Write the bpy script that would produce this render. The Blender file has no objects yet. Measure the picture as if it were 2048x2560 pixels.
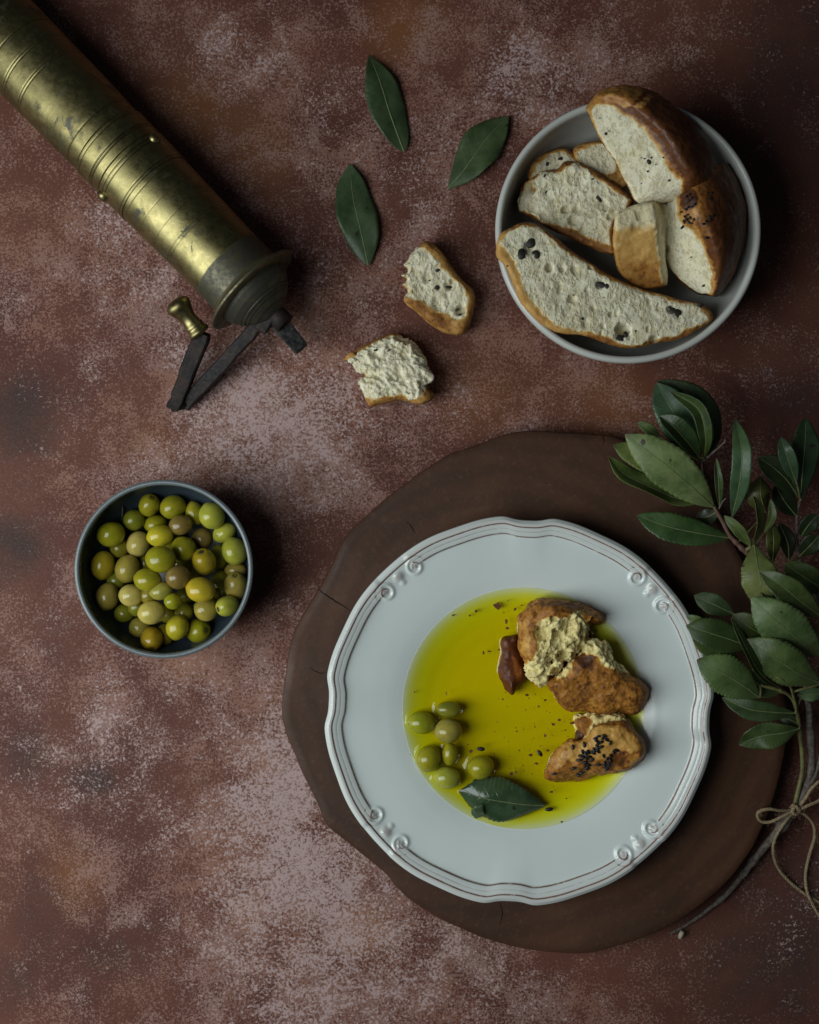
import bpy, bmesh, math, random
import numpy as np
from mathutils import Vector, Matrix

random.seed(7)
RNG = np.random.default_rng(11)
sc = bpy.context.scene
COL = sc.collection

# ------------------------------------------------------------------ camera, light, exposure
CAM_H = 0.85            # lens height over the table (m)
TABLE_W = 0.54          # width of table seen at z = 0
S0 = TABLE_W / 2048.0
cam = bpy.data.cameras.new('camera'); cam_o = bpy.data.objects.new('camera', cam); COL.objects.link(cam_o)
cam_o.location = (0, 0, CAM_H); cam_o.rotation_euler = (0, 0, 0)
cam.sensor_fit = 'HORIZONTAL'; cam.sensor_width = 24.0; cam.lens = 24.0 * CAM_H / TABLE_W
cam.clip_start = 0.02; cam.clip_end = 50
cam.dof.use_dof = True; cam.dof.focus_distance = CAM_H - 0.035; cam.dof.aperture_fstop = 5.6
sc.camera = cam_o

w = bpy.data.worlds.new('World'); sc.world = w; w.use_nodes = True
w.node_tree.nodes['Background'].inputs[0].default_value = (0.75, 0.85, 1.0, 1)
w.node_tree.nodes['Background'].inputs[1].default_value = 0.026

def area(name, loc, target, sx, sy, energy, col):
    l = bpy.data.lights.new(name, 'AREA'); l.shape = 'RECTANGLE'; l.size = sx; l.size_y = sy
    l.energy = energy; l.color = col
    o = bpy.data.objects.new(name, l); COL.objects.link(o); o.location = loc
    d = Vector(target) - Vector(loc); o.rotation_euler = d.to_track_quat('-Z', 'Y').to_euler()
    return o
area('window_light', (-0.68, -0.17, 0.69), (0.0, 0.0, 0.02), 0.50, 1.05, 9.5, (0.93, 1.0, 0.99))

sc.view_settings.view_transform = 'Standard'; sc.view_settings.look = 'None'
sc.view_settings.exposure = 0.0; sc.view_settings.gamma = 1.0; sc.view_settings.use_curve_mapping = False
sc.render.engine = 'CYCLES'
sc.cycles.use_denoising = True
try: sc.cycles.denoiser = 'OPENIMAGEDENOISE'
except Exception: pass
sc.cycles.max_bounces = 8; sc.cycles.transparent_max_bounces = 12
sc.cycles.sample_clamp_indirect = 4.0

# ------------------------------------------------------------------ coordinates
def W(x, y, z):
    s = S0 * (1 - z / CAM_H)
    return Vector(((x - 1024) * s, (1280 - y) * s, z))
def Wn(xy, z):
    xy = np.asarray(xy, float); z = np.broadcast_to(np.asarray(z, float), xy.shape[:1])
    s = S0 * (1 - z / CAM_H)
    return np.stack([(xy[:, 0] - 1024) * s, (1280 - xy[:, 1]) * s, z], 1)
def to_px(P):
    s = S0 * (1 - P[:, 2] / CAM_H)
    return np.stack([1024 + P[:, 0] / s, 1280 - P[:, 1] / s], 1)
def mm(px, z=0.05): return px * S0 * (1 - z / CAM_H)
ZO = {'A': (0, 0, .4917), 'B': (1200, 180, .42899), 'C': (140, 1150, .31304), 'D': (800, 1270, .5797), 'E': (980, 1450, .4058),
      'F': (1480, 920, .4544), 'G': (1600, 1700, .32464), 'H': (800, 100, .436), 'I': (1520, 930, .30609),
      'J': (1680, 1340, .27837), 'K': (400, 580, .23188), 'L': (680, 1060, .79304), 'M': (0, 0, .27826)}
def Z(k, pts):
    ox, oy, f = ZO[k]
    return np.array([(ox + f * p[0], oy + f * p[1]) for p in pts], float)
def Z1(k, x, y): return tuple(Z(k, [(x, y)])[0])

# ------------------------------------------------------------------ numpy noise
def _hash(ix, iy, iz, seed):
    h = (ix.astype(np.int64) * 374761393 + iy.astype(np.int64) * 668265263 + iz.astype(np.int64) * 2147483647 + seed * 974711) & 0xffffffff
    h = ((h ^ (h >> 13)) * 1274126177) & 0xffffffff
    h = (h ^ (h >> 16)) & 0xffffffff
    h = ((h ^ (h >> 15)) * 2246822519) & 0xffffffff
    return ((h ^ (h >> 13)) & 0xffffff) / float(0xffffff)
def vnoise(P, f, seed=0):
    Q = P * f; I = np.floor(Q); F = Q - I; F = F * F * (3 - 2 * F); I = I.astype(np.int64)
    out = 0
    for dx in (0, 1):
        for dy in (0, 1):
            for dz in (0, 1):
                wt = (F[:, 0] if dx else 1 - F[:, 0]) * (F[:, 1] if dy else 1 - F[:, 1]) * (F[:, 2] if dz else 1 - F[:, 2])
                out = out + wt * _hash(I[:, 0] + dx, I[:, 1] + dy, I[:, 2] + dz, seed)
    return out * 2 - 1
def fbm(P, f, o=4, seed=0, g=.5):
    a, s, n = 1., 0., 0.
    for k in range(o):
        s = s + a * vnoise(P, f * 2 ** k, seed + k); n += a; a *= g
    return s / n
def worley(P, f, seed=0):
    Q = P * f; I = np.floor(Q).astype(np.int64); best = np.full(len(P), 9.); hid = np.zeros(len(P))
    for dx in (-1, 0, 1):
        for dy in (-1, 0, 1):
            for dz in (-1, 0, 1):
                cx, cy, cz = I[:, 0] + dx, I[:, 1] + dy, I[:, 2] + dz
                p = np.stack([cx + _hash(cx, cy, cz, seed), cy + _hash(cx, cy, cz, seed + 1), cz + _hash(cx, cy, cz, seed + 2)], 1)
                d = np.linalg.norm(Q - p, axis=1); m = d < best
                best = np.where(m, d, best); hid = np.where(m, _hash(cx, cy, cz, seed + 3), hid)
    return best, hid
def sstep(a, b, x):
    t = np.clip((x - a) / (b - a), 0, 1); return t * t * (3 - 2 * t)
def inpoly(P, poly):
    x, y = P[:, 0], P[:, 1]; r = np.zeros(len(P), bool); n = len(poly)
    for i in range(n):
        x1, y1 = poly[i]; x2, y2 = poly[(i + 1) % n]
        if y1 == y2: continue
        c = ((y1 > y) != (y2 > y)) & (x < (x2 - x1) * (y - y1) / (y2 - y1) + x1); r ^= c
    return r

# ------------------------------------------------------------------ scene helpers
def tag(o, label=None, cat=None, group=None, kind=None):
    if label: o['label'] = label
    if cat: o['category'] = cat
    if group: o['group'] = group
    if kind: o['kind'] = kind
    return o
def empty(name, loc):
    o = bpy.data.objects.new(name, None); COL.objects.link(o); o.location = loc; o.empty_display_size = .01
    return o
def link(name, me, mat=None, parent=None, origin=(0, 0, 0), smooth=True):
    """mesh verts are given in world space; origin = world origin of the object"""
    if mat and not me.materials: me.materials.append(mat)
    o = bpy.data.objects.new(name, me); COL.objects.link(o)
    og = Vector(origin); me.transform(Matrix.Translation(-og))
    if parent:
        o.parent = parent; q = parent; pl = Vector((0, 0, 0))
        while q: pl = pl + q.location; q = q.parent
        o.location = og - pl
    else: o.location = og
    if smooth and len(me.polygons): me.polygons.foreach_set('use_smooth', [True] * len(me.polygons))
    return o
def mesh(name, V, F):
    me = bpy.data.meshes.new(name); me.from_pydata([tuple(map(float, v)) for v in V], [], [tuple(map(int, f)) for f in F]); me.update()
    return me
def grid_faces(nu, nv, wrap=False):
    F = []
    for i in range(nu - 1):
        for j in range(nv if wrap else nv - 1):
            a = i * nv + j; b = i * nv + (j + 1) % nv
            F.append((a, b, b + nv, a + nv))
    return F
def attr(me, name, vals):
    a = me.attributes.new(name, 'FLOAT', 'POINT'); a.data.foreach_set('value', np.asarray(vals, np.float32))
def fixn(me):
    bm = bmesh.new(); bm.from_mesh(me); bmesh.ops.recalc_face_normals(bm, faces=bm.faces); bm.to_mesh(me); bm.free(); me.update()
def crom(pts, n):
    P = np.asarray(pts, float)
    if len(P) == 2: return P[0] + (P[1] - P[0]) * np.linspace(0, 1, n)[:, None]
    Q = np.vstack([2 * P[0] - P[1], P, 2 * P[-1] - P[-2]])
    seg = np.linalg.norm(P[1:] - P[:-1], axis=1); cum = np.concatenate([[0], np.cumsum(seg)])
    out = []
    for s in np.linspace(0, cum[-1], n):
        i = min(np.searchsorted(cum, s, 'right') - 1, len(seg) - 1); t = (s - cum[i]) / max(seg[i], 1e-12)
        a, b, c, d = Q[i], Q[i + 1], Q[i + 2], Q[i + 3]
        out.append(.5 * (2 * b + (c - a) * t + (2 * a - 5 * b + 4 * c - d) * t * t + (3 * b - a - 3 * c + d) * t ** 3))
    return np.array(out)
def closed(pts, n):
    P = np.asarray(pts, float); k = len(P)
    Q = np.vstack([P[-2:], P, P[:3]]); seg = [np.linalg.norm(P[(i + 1) % k] - P[i]) for i in range(k)]
    cum = np.concatenate([[0], np.cumsum(seg)]); out = []
    for s in np.linspace(0, cum[-1], n, endpoint=False):
        i = min(np.searchsorted(cum, s, 'right') - 1, k - 1); t = (s - cum[i]) / max(seg[i], 1e-12)
        a, b, c, d = Q[i + 1], Q[i + 2], Q[i + 3], Q[i + 4]
        out.append(.5 * (2 * b + (c - a) * t + (2 * a - 5 * b + 4 * c - d) * t * t + (3 * b - a - 3 * c + d) * t ** 3))
    return np.array(out)
def frames(P):
    T = np.gradient(P, axis=0); T /= np.linalg.norm(T, axis=1)[:, None] + 1e-12
    n = np.cross(T[0], (0, 0, 1)); n = n if np.linalg.norm(n) > .1 else np.cross(T[0], (1, 0, 0))
    N = []
    for t in T:
        n = n - t * np.dot(n, t); n /= np.linalg.norm(n); N.append(n.copy())
    N = np.array(N); return T, N, np.cross(T, N)
def tube(P, R, ns=10, ell=1.0, cap=True):
    P = np.asarray(P, float); R = np.broadcast_to(np.asarray(R, float), (len(P),)); T, N, B = frames(P)
    a = np.linspace(0, 2 * math.pi, ns, endpoint=False)
    V = (P[:, None] + R[:, None, None] * (np.cos(a)[None, :, None] * N[:, None] + ell * np.sin(a)[None, :, None] * B[:, None])).reshape(-1, 3)
    F = grid_faces(len(P), ns, True)
    if cap: F = F + [tuple(range(ns))[::-1], tuple(range((len(P) - 1) * ns, len(P) * ns))]
    return V, F
def revolve(prof, ns=96):
    """prof: list (r, z) -> verts round the z axis"""
    a = np.linspace(0, 2 * math.pi, ns, endpoint=False); V = []
    for r, z in prof: V += [(r * math.cos(t), r * math.sin(t), z) for t in a]
    return np.array(V), grid_faces(len(prof), ns, True)
def join(parts):
    V, F, o = [], [], 0
    for v, f in parts:
        V.append(np.asarray(v)); F += [tuple(i + o for i in q) for q in f]; o += len(v)
    return np.vstack(V), F

# ------------------------------------------------------------------ materials
class NT:
    def __init__(s, name):
        s.m = bpy.data.materials.new(name); s.m.use_nodes = True; s.t = s.m.node_tree; s.n = s.t.nodes; s.l = s.t.links
        s.b = s.n['Principled BSDF']; s.out = s.n['Material Output']
    def node(s, t, **kw):
        x = s.n.new(t)
        for k, v in kw.items():
            if k.startswith('i_'):
                k2 = k[2:]; s.set(x.inputs[int(k2) if k2.isdigit() else k2], v)
            else: setattr(x, k, v)
        return x
    def set(s, sock, v):
        if hasattr(v, 'is_output') or hasattr(v, 'links'): s.l.new(v, sock)
        elif isinstance(v, tuple) and len(v) == 3 and sock.type == 'RGBA': sock.default_value = (*v, 1)
        else: sock.default_value = v
    def P(s, name, v): s.set(s.b.inputs[name], v)
    def obj(s): return s.node('ShaderNodeTexCoord').outputs['Object']
    def noise(s, scale, detail=4, rough=.5, vec=None, dist=0):
        x = s.node('ShaderNodeTexNoise'); x.inputs['Scale'].default_value = scale; x.inputs['Detail'].default_value = detail
        x.inputs['Roughness'].default_value = rough; x.inputs['Distortion'].default_value = dist
        s.l.new(vec if vec is not None else s.obj(), x.inputs['Vector']); return x.outputs['Fac']
    def vor(s, scale, feature='F1', vec=None):
        x = s.node('ShaderNodeTexVoronoi', feature=feature); x.inputs['Scale'].default_value = scale
        s.l.new(vec if vec is not None else s.obj(), x.inputs['Vector']); return x.outputs['Distance']
    def math(s, op, a, b=0.0, c=0.0, clamp=False):
        x = s.node('ShaderNodeMath', operation=op); x.use_clamp = clamp
        s.set(x.inputs[0], a); s.set(x.inputs[1], b); s.set(x.inputs[2], c); return x.outputs[0]
    def ramp(s, v, lo, hi, a=0.0, b=1.0, smooth=True):
        x = s.node('ShaderNodeMapRange', interpolation_type='SMOOTHSTEP' if smooth else 'LINEAR')
        s.set(x.inputs[0], v); s.set(x.inputs[1], lo); s.set(x.inputs[2], hi); s.set(x.inputs[3], a); s.set(x.inputs[4], b); return x.outputs[0]
    def mix(s, f, a, b, mode='MIX'):
        x = s.node('ShaderNodeMix', data_type='RGBA', blend_type=mode)
        s.set(x.inputs[0], f); s.set(x.inputs[6], a); s.set(x.inputs[7], b); return x.outputs[2]
    def attr(s, name): return s.node('ShaderNodeAttribute', attribute_name=name).outputs['Fac']
    def bump(s, h, strength=.5, dist=.001, normal=None):
        x = s.node('ShaderNodeBump'); x.inputs['Strength'].default_value = strength; x.inputs['Distance'].default_value = dist
        s.l.new(h, x.inputs['Height'])
        if normal is not None: s.l.new(normal, x.inputs['Normal'])
        return x.outputs[0]
    def cramp(s, v, stops):
        x = s.node('ShaderNodeValToRGB'); e = x.color_ramp.elements
        while len(e) < len(stops): e.new(.5)
        for k, (p, c) in enumerate(stops): e[k].position = p; e[k].color = (*c, 1)
        s.l.new(v, x.inputs[0]); return x.outputs[0]
    def ocol(s): return s.node('ShaderNodeObjectInfo').outputs['Color']

def mat_table():
    n = NT('painted_backdrop')
    v = n.obj()
    big = n.noise(9, 5, .55, v); med = n.noise(42, 6, .6, v, .4)
    g1 = n.noise(560, 3, .6, v, .6); g2 = n.noise(260, 4, .65, v, 1.2); g3 = n.noise(900, 3, .6, v)
    pale, rust, dark = n.attr('pale'), n.attr('rust'), n.attr('dark')
    big2 = n.noise(15, 6, .62, v, .5); big3 = n.noise(26, 6, .65, v, .6)
    g4 = n.noise(640, 3, .62, n.node('ShaderNodeVectorMath', operation='ADD', i_0=v, i_1=(3.1, 1.7, .4)).outputs[0], .8)
    base = n.mix(n.ramp(big, .35, .65), (.088, .028, .021), (.132, .048, .031))
    base = n.mix(n.ramp(rust, 0.1, .8, 0, .95), base, (.195, .074, .024))
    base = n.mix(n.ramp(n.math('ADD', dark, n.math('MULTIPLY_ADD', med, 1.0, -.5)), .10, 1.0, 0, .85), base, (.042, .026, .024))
    # first stipple: tan-pink grain nearly everywhere, denser in some clouds
    ta = n.ramp(n.math('SUBTRACT', n.math('ADD', n.math('ADD', big3, n.math('MULTIPLY', med, .6)), n.math('MULTIPLY', pale, .30)), n.math('MULTIPLY', dark, .35)), .58, 1.12, .645, .395, False)
    fa = n.ramp(n.math('SUBTRACT', n.math('ADD', n.math('MULTIPLY', g4, .7), n.math('MULTIPLY', g3, .3)), ta), -.05, .06)
    tan = n.mix(n.ramp(big2, .38, .62), (.34, .178, .130), (.36, .222, .195))
    base = n.mix(n.math('MULTIPLY', fa, .62), base, tan)
    # second stipple: pale paint
    pm = n.math('ADD', n.math('ADD', n.math('MULTIPLY', pale, 1.2), n.math('MULTIPLY_ADD', med, 1.4, -.70)), n.math('MULTIPLY_ADD', big2, 1.2, -.6))
    grain = n.math('ADD', n.math('MULTIPLY', g1, .58), n.math('MULTIPLY', g2, .42))
    thr = n.ramp(pm, .0, 1.1, .63, .445, False)
    f = n.math('MULTIPLY', n.ramp(n.math('SUBTRACT', grain, thr), -.025, .05), n.ramp(pm, -.1, .55, .40, 1))
    col = n.mix(n.math('MULTIPLY', f, .78), base, n.mix(g3, (.40, .272, .26), (.56, .435, .435)))
    n.P('Base Color', col); n.P('Roughness', n.ramp(g1, .3, .7, .55, .8)); n.P('Specular IOR Level', .25)
    n.P('Normal', n.bump(n.math('ADD', g1, n.math('MULTIPLY', f, .4)), .25, .0006))
    return n.m
def mat_wood():
    n = NT('dark_walnut')
    v = n.obj(); mp = n.node('ShaderNodeMapping'); n.l.new(v, mp.inputs[0]); mp.inputs['Location'].default_value = (.03, -.02, 0)
    wv = n.node('ShaderNodeTexWave', wave_type='RINGS', rings_direction='Z'); wv.inputs['Scale'].default_value = 19; wv.inputs['Distortion'].default_value = 5.5
    wv.inputs['Detail'].default_value = 3; wv.inputs['Detail Scale'].default_value = .9; n.l.new(mp.outputs[0], wv.inputs['Vector'])
    big = n.noise(11, 4, .6, v); fine = n.noise(300, 4, .6, v)
    c = n.mix(n.ramp(big, .35, .7), (.054, .0245, .0150), (.088, .038, .019))
    c = n.mix(n.math('MULTIPLY', n.ramp(wv.outputs['Fac'], .30, .9), .26), c, (.026, .013, .009))
    c = n.mix(n.math('MULTIPLY', n.ramp(fine, .5, .75), .35), c, (.120, .066, .038))
    sc_ = n.noise(70, 5, .7, v, 2)
    c = n.mix(n.ramp(sc_, .66, .74, 0, .35), c, (.16, .11, .08))
    n.P('Base Color', c); n.P('Roughness', n.ramp(n.noise(35, 4, .6, v), .3, .7, .50, .68)); n.P('Specular IOR Level', .3)
    n.P('Normal', n.bump(n.math('ADD', fine, n.math('MULTIPLY', wv.outputs['Fac'], .4)), .18, .0006))
    return n.m
def mat_ceramic(name, col, rough=.16, wear=False, speck=0.0, spec=.5):
    n = NT(name); v = n.obj()
    c = n.mix(n.ramp(n.noise(14, 4, .5, v), .3, .7), col, tuple(x * .93 for x in col))
    if speck: c = n.mix(n.ramp(n.noise(420, 2, .5, v), .66, .74, 0, speck), c, tuple(x * .35 for x in col))
    if wear:
        br = n.noise(260, 4, .7, v); f = n.ramp(n.math('MULTIPLY', n.attr('wear'), n.ramp(br, .28, .55, .55, 1.2)), .18, .85)
        c = n.mix(n.math('MULTIPLY', n.attr('stain'), .55), c, (.40, .30, .265))
        c = n.mix(n.math('MULTIPLY', f, .9), c, (.19, .080, .058))
    n.P('Base Color', c); n.P('Roughness', n.ramp(n.noise(90, 3, .5, v), .3, .7, rough * .85, rough * 1.3)); n.P('Specular IOR Level', spec)
    n.P('Normal', n.bump(n.noise(60, 3, .5, v), .06, .001))
    return n.m
def mat_brass():
    n = NT('aged_brass'); v = n.obj()
    big = n.noise(38, 6, .65, v, .5); fine = n.noise(240, 5, .7, v); spots = n.noise(110, 4, .7, v, .8)
    c = n.mix(n.ramp(big, .35, .7), (.29, .25, .115), (.19, .162, .070))
    pat = n.math('MULTIPLY', n.ramp(n.math('ADD', big, n.math('MULTIPLY', spots, .8)), .98, 1.16), .9)
    pat = n.math('MAXIMUM', pat, n.ramp(n.math('MULTIPLY_ADD', fine, .5, n.attr('patina')), .55, .95), clamp=True)
    c = n.mix(pat, c, (.060, .058, .045))
    c = n.mix(n.attr('groove'), c, (.022, .020, .012))
    n.P('Base Color', c); n.P('Metallic', n.ramp(pat, 0, 1, 1, .55))
    n.P('Roughness', n.math('ADD', n.ramp(fine, .3, .7, .34, .47), n.math('MULTIPLY', pat, .12)))
    n.P('Normal', n.bump(n.math('ADD', n.math('MULTIPLY', big, 1.0), n.math('MULTIPLY', fine, .12)), .22, .0012))
    return n.m
def mat_iron():
    n = NT('black_iron'); v = n.obj(); big = n.noise(90, 5, .6, v); fine = n.noise(500, 4, .6, v)
    n.P('Base Color', n.mix(n.ramp(big, .4, .65), (.014, .012, .012), (.030, .020, .017))); n.P('Metallic', .1); n.P('Specular IOR Level', .16)
    n.P('Roughness', n.ramp(fine, .3, .7, .48, .66)); n.P('Normal', n.bump(n.math('ADD', big, n.math('MULTIPLY', fine, .4)), .35, .0008))
    return n.m
def cube_tone(px, V, N):
    x, y = (px[:, 0] - 1200) / .42899, (px[:, 1] - 180) / .42899
    t = .07 + .20 * sstep(880, 930, y + (x - 900) * .05) + .17 * sstep(1000, 1180, y) + .05 * sstep(860, 780, x)
    return t * (1 - sstep(1005, 1035, x - (y - 900) * .16) * (y > 790)) * 1.0
def mat_steel():
    n = NT('worn_steel'); v = n.obj(); f = n.noise(220, 5, .7, v)
    n.P('Base Color', n.mix(n.ramp(f, .4, .65), (.055, .054, .056), (.12, .115, .11))); n.P('Metallic', .8); n.P('Roughness', n.ramp(f, .3, .7, .28, .48)); n.P('Normal', n.bump(f, .2, .0006))
    return n.m
def mat_bread(name, shiny):
    n = NT(name); v = n.obj(); t = n.attr('tone')
    fine = n.noise(620, 4, .65, v); med = n.noise(150, 5, .65, v); big = n.noise(60, 4, .6, v)
    tt = n.math('ADD', t, n.math('MULTIPLY', n.math('SUBTRACT', med, .5), n.ramp(t, .08, .4, .05, .55)))
    tt = n.math('ADD', tt, n.math('MULTIPLY', n.math('SUBTRACT', big, .5), n.ramp(t, .1, .5, .0, .42)))
    c = n.cramp(tt, [(.0, (.86, .82, .64)), (.12, (.77, .65, .39)), (.26, (.58, .345, .105)), (.48, (.35, .150, .030)), (.72, (.145, .050, .013)), (1.0, (.036, .013, .008))])
    crumb = n.ramp(t, .06, .22, 1, 0)
    mp = n.node('ShaderNodeMapping'); n.l.new(v, mp.inputs[0]); mp.inputs['Rotation'].default_value = (0, 0, .7); mp.inputs['Scale'].default_value = (1, .5, 1)
    fib = n.noise(430, 4, .7, mp.outputs[0], 1.5)
    wv_ = n.node('ShaderNodeTexNoise'); wv_.inputs['Scale'].default_value = 260; wv_.inputs['Detail'].default_value = 2; n.l.new(v, wv_.inputs['Vector'])
    dv = n.node('ShaderNodeVectorMath', operation='MULTIPLY_ADD', i_0=wv_.outputs['Color'], i_1=(.0042, .0042, .0042)); n.l.new(mp.outputs[0], dv.inputs[2])
    def cells(scale, lo):
        e = n.vor(scale, 'DISTANCE_TO_EDGE', dv.outputs[0])
        vc = n.node('ShaderNodeTexVoronoi', feature='F1'); vc.inputs['Scale'].default_value = scale; n.l.new(dv.outputs[0], vc.inputs['Vector'])
        sx_ = n.node('ShaderNodeSeparateXYZ'); n.l.new(vc.outputs['Color'], sx_.inputs[0])
        return n.math('MULTIPLY', n.ramp(e, .03, .20), n.ramp(sx_.outputs[0], lo, lo + .25))
    opn = n.math('MAXIMUM', cells(520, .35), n.math('MULTIPLY', cells(270, .72), 1.0))
    opn = n.math('MULTIPLY', opn, crumb)
    c = n.mix(n.math('MULTIPLY', opn, .62), c, (.49, .425, .25))  # pore hollows painted darker than their walls, shade put into the colour
    c = n.mix(n.math('MULTIPLY', n.ramp(fib, .42, .62, 1, 0), n.math('MULTIPLY', crumb, .30)), c, (.62, .55, .36))
    c = n.mix(n.math('MULTIPLY', n.ramp(big, .46, .70, 0, .5), crumb), c, n.mix(1.0, c, (.86, .80, .62), 'MULTIPLY'))
    c = n.mix(n.math('MULTIPLY', n.ramp(big, .50, .32, 0, .5), crumb), c, n.mix(1.0, c, (1.12, 1.12, 1.16), 'MULTIPLY'))
    c = n.mix(n.math('MULTIPLY', n.attr('pit'), .50), c, (.50, .43, .255))  # pits and crevices get occlusion shade mixed into the base colour
    dk = n.ramp(n.noise(300, 5, .75, v), .50, .64, 0, .85); c = n.mix(n.math('MULTIPLY', dk, n.ramp(t, .34, .48)), c, (.085, .024, .012))
    c = n.mix(1.0, c, n.ocol(), 'MULTIPLY')
    n.P('Base Color', c)
    n.P('Roughness', n.math('ADD', n.math('MULTIPLY', crumb, .45), n.ramp(med, .3, .7, .36 if shiny else .50, .52 if shiny else .68)))
    n.P('Specular IOR Level', n.ramp(crumb, 0, 1, .32 if shiny else .35, .12))
    n.P('Subsurface Weight', n.math('MULTIPLY', crumb, .4)); n.P('Subsurface Radius', (.004, .0028, .0015)); n.P('Subsurface Scale', .5)
    h = n.math('SUBTRACT', n.math('ADD', n.math('MULTIPLY', fine, .45), n.math('MULTIPLY', n.math('MULTIPLY', fib, crumb), .45)), n.math('MULTIPLY', opn, .9))
    n.P('Normal', n.bump(h, .60 if not shiny else .34, .0010))
    return n.m
def mat_leaf(wet=False):
    n = NT('wet_leaf' if wet else 'bay_leaf'); v = n.obj()
    uv = n.node('ShaderNodeTexCoord').outputs['UV']; sp = n.node('ShaderNodeSeparateXYZ'); n.l.new(uv, sp.inputs[0])
    u, a = sp.outputs[0], n.math('ABSOLUTE', n.math('SUBTRACT', sp.outputs[1], .5))
    vein = n.math('PINGPONG', n.math('ADD', n.math('MULTIPLY', n.math('SUBTRACT', u, n.math('MULTIPLY', a, .34)), 9.0), n.math('MULTIPLY', n.noise(60, 2, .5, v), .5)), .5)
    vl = n.ramp(vein, .0, .07, 1, 0)
    med = n.noise(70, 5, .6, v); fine = n.noise(500, 3, .6, v)
    c = n.mix(n.ramp(med, .35, .68), n.mix(1.0, n.ocol(), (1.18, 1.10, 1.05), 'MULTIPLY'), n.mix(1.0, n.ocol(), (.55, .62, .50), 'MULTIPLY'))
    big = n.noise(28, 3, .5, v); c = n.mix(n.ramp(big, .52, .72, 0, .45), c, n.mix(1.0, n.ocol(), (1.30, 1.10, .65), 'MULTIPLY'))
    c = n.mix(n.ramp(n.math('ADD', u, n.math('MULTIPLY_ADD', med, .12, -.06)), .955, .99, 0, .6), c, (.075, .045, .022))
    c = n.mix(n.math('MULTIPLY', vl, .26), c, n.mix(1.0, n.ocol(), (1.7, 1.6, 1.4), 'MULTIPLY'))
    sp_ = n.noise(130, 2, .5, v); c = n.mix(n.ramp(sp_, .70, .74, 0, .85), c, (.022, .014, .012))
    n.P('Base Color', c); n.P('Roughness', n.ramp(fine, .3, .7, .10 if wet else .36, .20 if wet else .50)); n.P('Specular IOR Level', .5 if wet else .38)
    n.P('Subsurface Weight', 0.0)
    n.P('Normal', n.bump(n.math('ADD', n.math('MULTIPLY', vl, .25), n.math('MULTIPLY', med, .8)), .22, .0006))
    return n.m
def mat_olive():
    n = NT('olive_skin'); v = n.obj()
    big = n.noise(1.6, 4, .55, v); fine = n.noise(9, 3, .6, v)
    c = n.mix(n.ramp(big, .35, .68), n.ocol(), n.mix(1.0, n.ocol(), (.72, .78, .75), 'MULTIPLY'))
    c = n.mix(n.ramp(n.noise(7.5, 3, .6, v), .35, .65, 0, .35), c, n.mix(1.0, n.ocol(), (1.15, .92, .9), 'MULTIPLY'))
    c = n.mix(n.ramp(n.noise(26, 2, .4, v), .62, .70, 0, .35), c, n.mix(1.0, n.ocol(), (1.5, 1.5, 2.0), 'MULTIPLY'))
    c = n.mix(n.ramp(n.noise(17, 2, .4, v), .67, .73, 0, .6), c, n.mix(1.0, n.ocol(), (.45, .40, .5), 'MULTIPLY'))
    n.P('Base Color', c); n.P('Roughness', n.ramp(fine, .3, .7, .13, .24)); n.P('Specular IOR Level', .5)
    n.P('Subsurface Weight', .25); n.P('Subsurface Radius', (.004, .004, .001)); n.P('Subsurface Scale', .6)
    n.P('Normal', n.bump(fine, .08, .0006)); return n.m
def mat_plain(name, c1, c2, scale, rough, spec=.4, bs=.3, bd=.0006):
    n = NT(name); v = n.obj(); f = n.noise(scale, 5, .6, v)
    n.P('Base Color', n.mix(n.ramp(f, .35, .65), c1, c2)); n.P('Roughness', rough); n.P('Specular IOR Level', spec)
    n.P('Normal', n.bump(f, bs, bd)); return n.m
def mat_oil():
    n = NT('olive_oil'); n.n.remove(n.b)
    tr = n.node('ShaderNodeBsdfTransparent'); gl = n.node('ShaderNodeBsdfGlossy'); gl.inputs['Roughness'].default_value = .02
    fr = n.node('ShaderNodeFresnel'); fr.inputs['IOR'].default_value = 1.47
    g = n.node('ShaderNodeNewGeometry'); mx = n.node('ShaderNodeMixShader')
    n.l.new(n.math('MULTIPLY', fr.outputs[0], n.math('SUBTRACT', 1.0, g.outputs['Backfacing'])), mx.inputs[0]); n.l.new(tr.outputs[0], mx.inputs[1]); n.l.new(gl.outputs[0], mx.inputs[2])
    n.l.new(mx.outputs[0], n.out.inputs['Surface'])
    va = n.node('ShaderNodeVolumeAbsorption'); va.inputs['Color'].default_value = (.9865, .960, .0, 1); va.inputs['Density'].default_value = 560
    n.l.new(va.outputs[0], n.out.inputs['Volume']); return n.m
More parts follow.
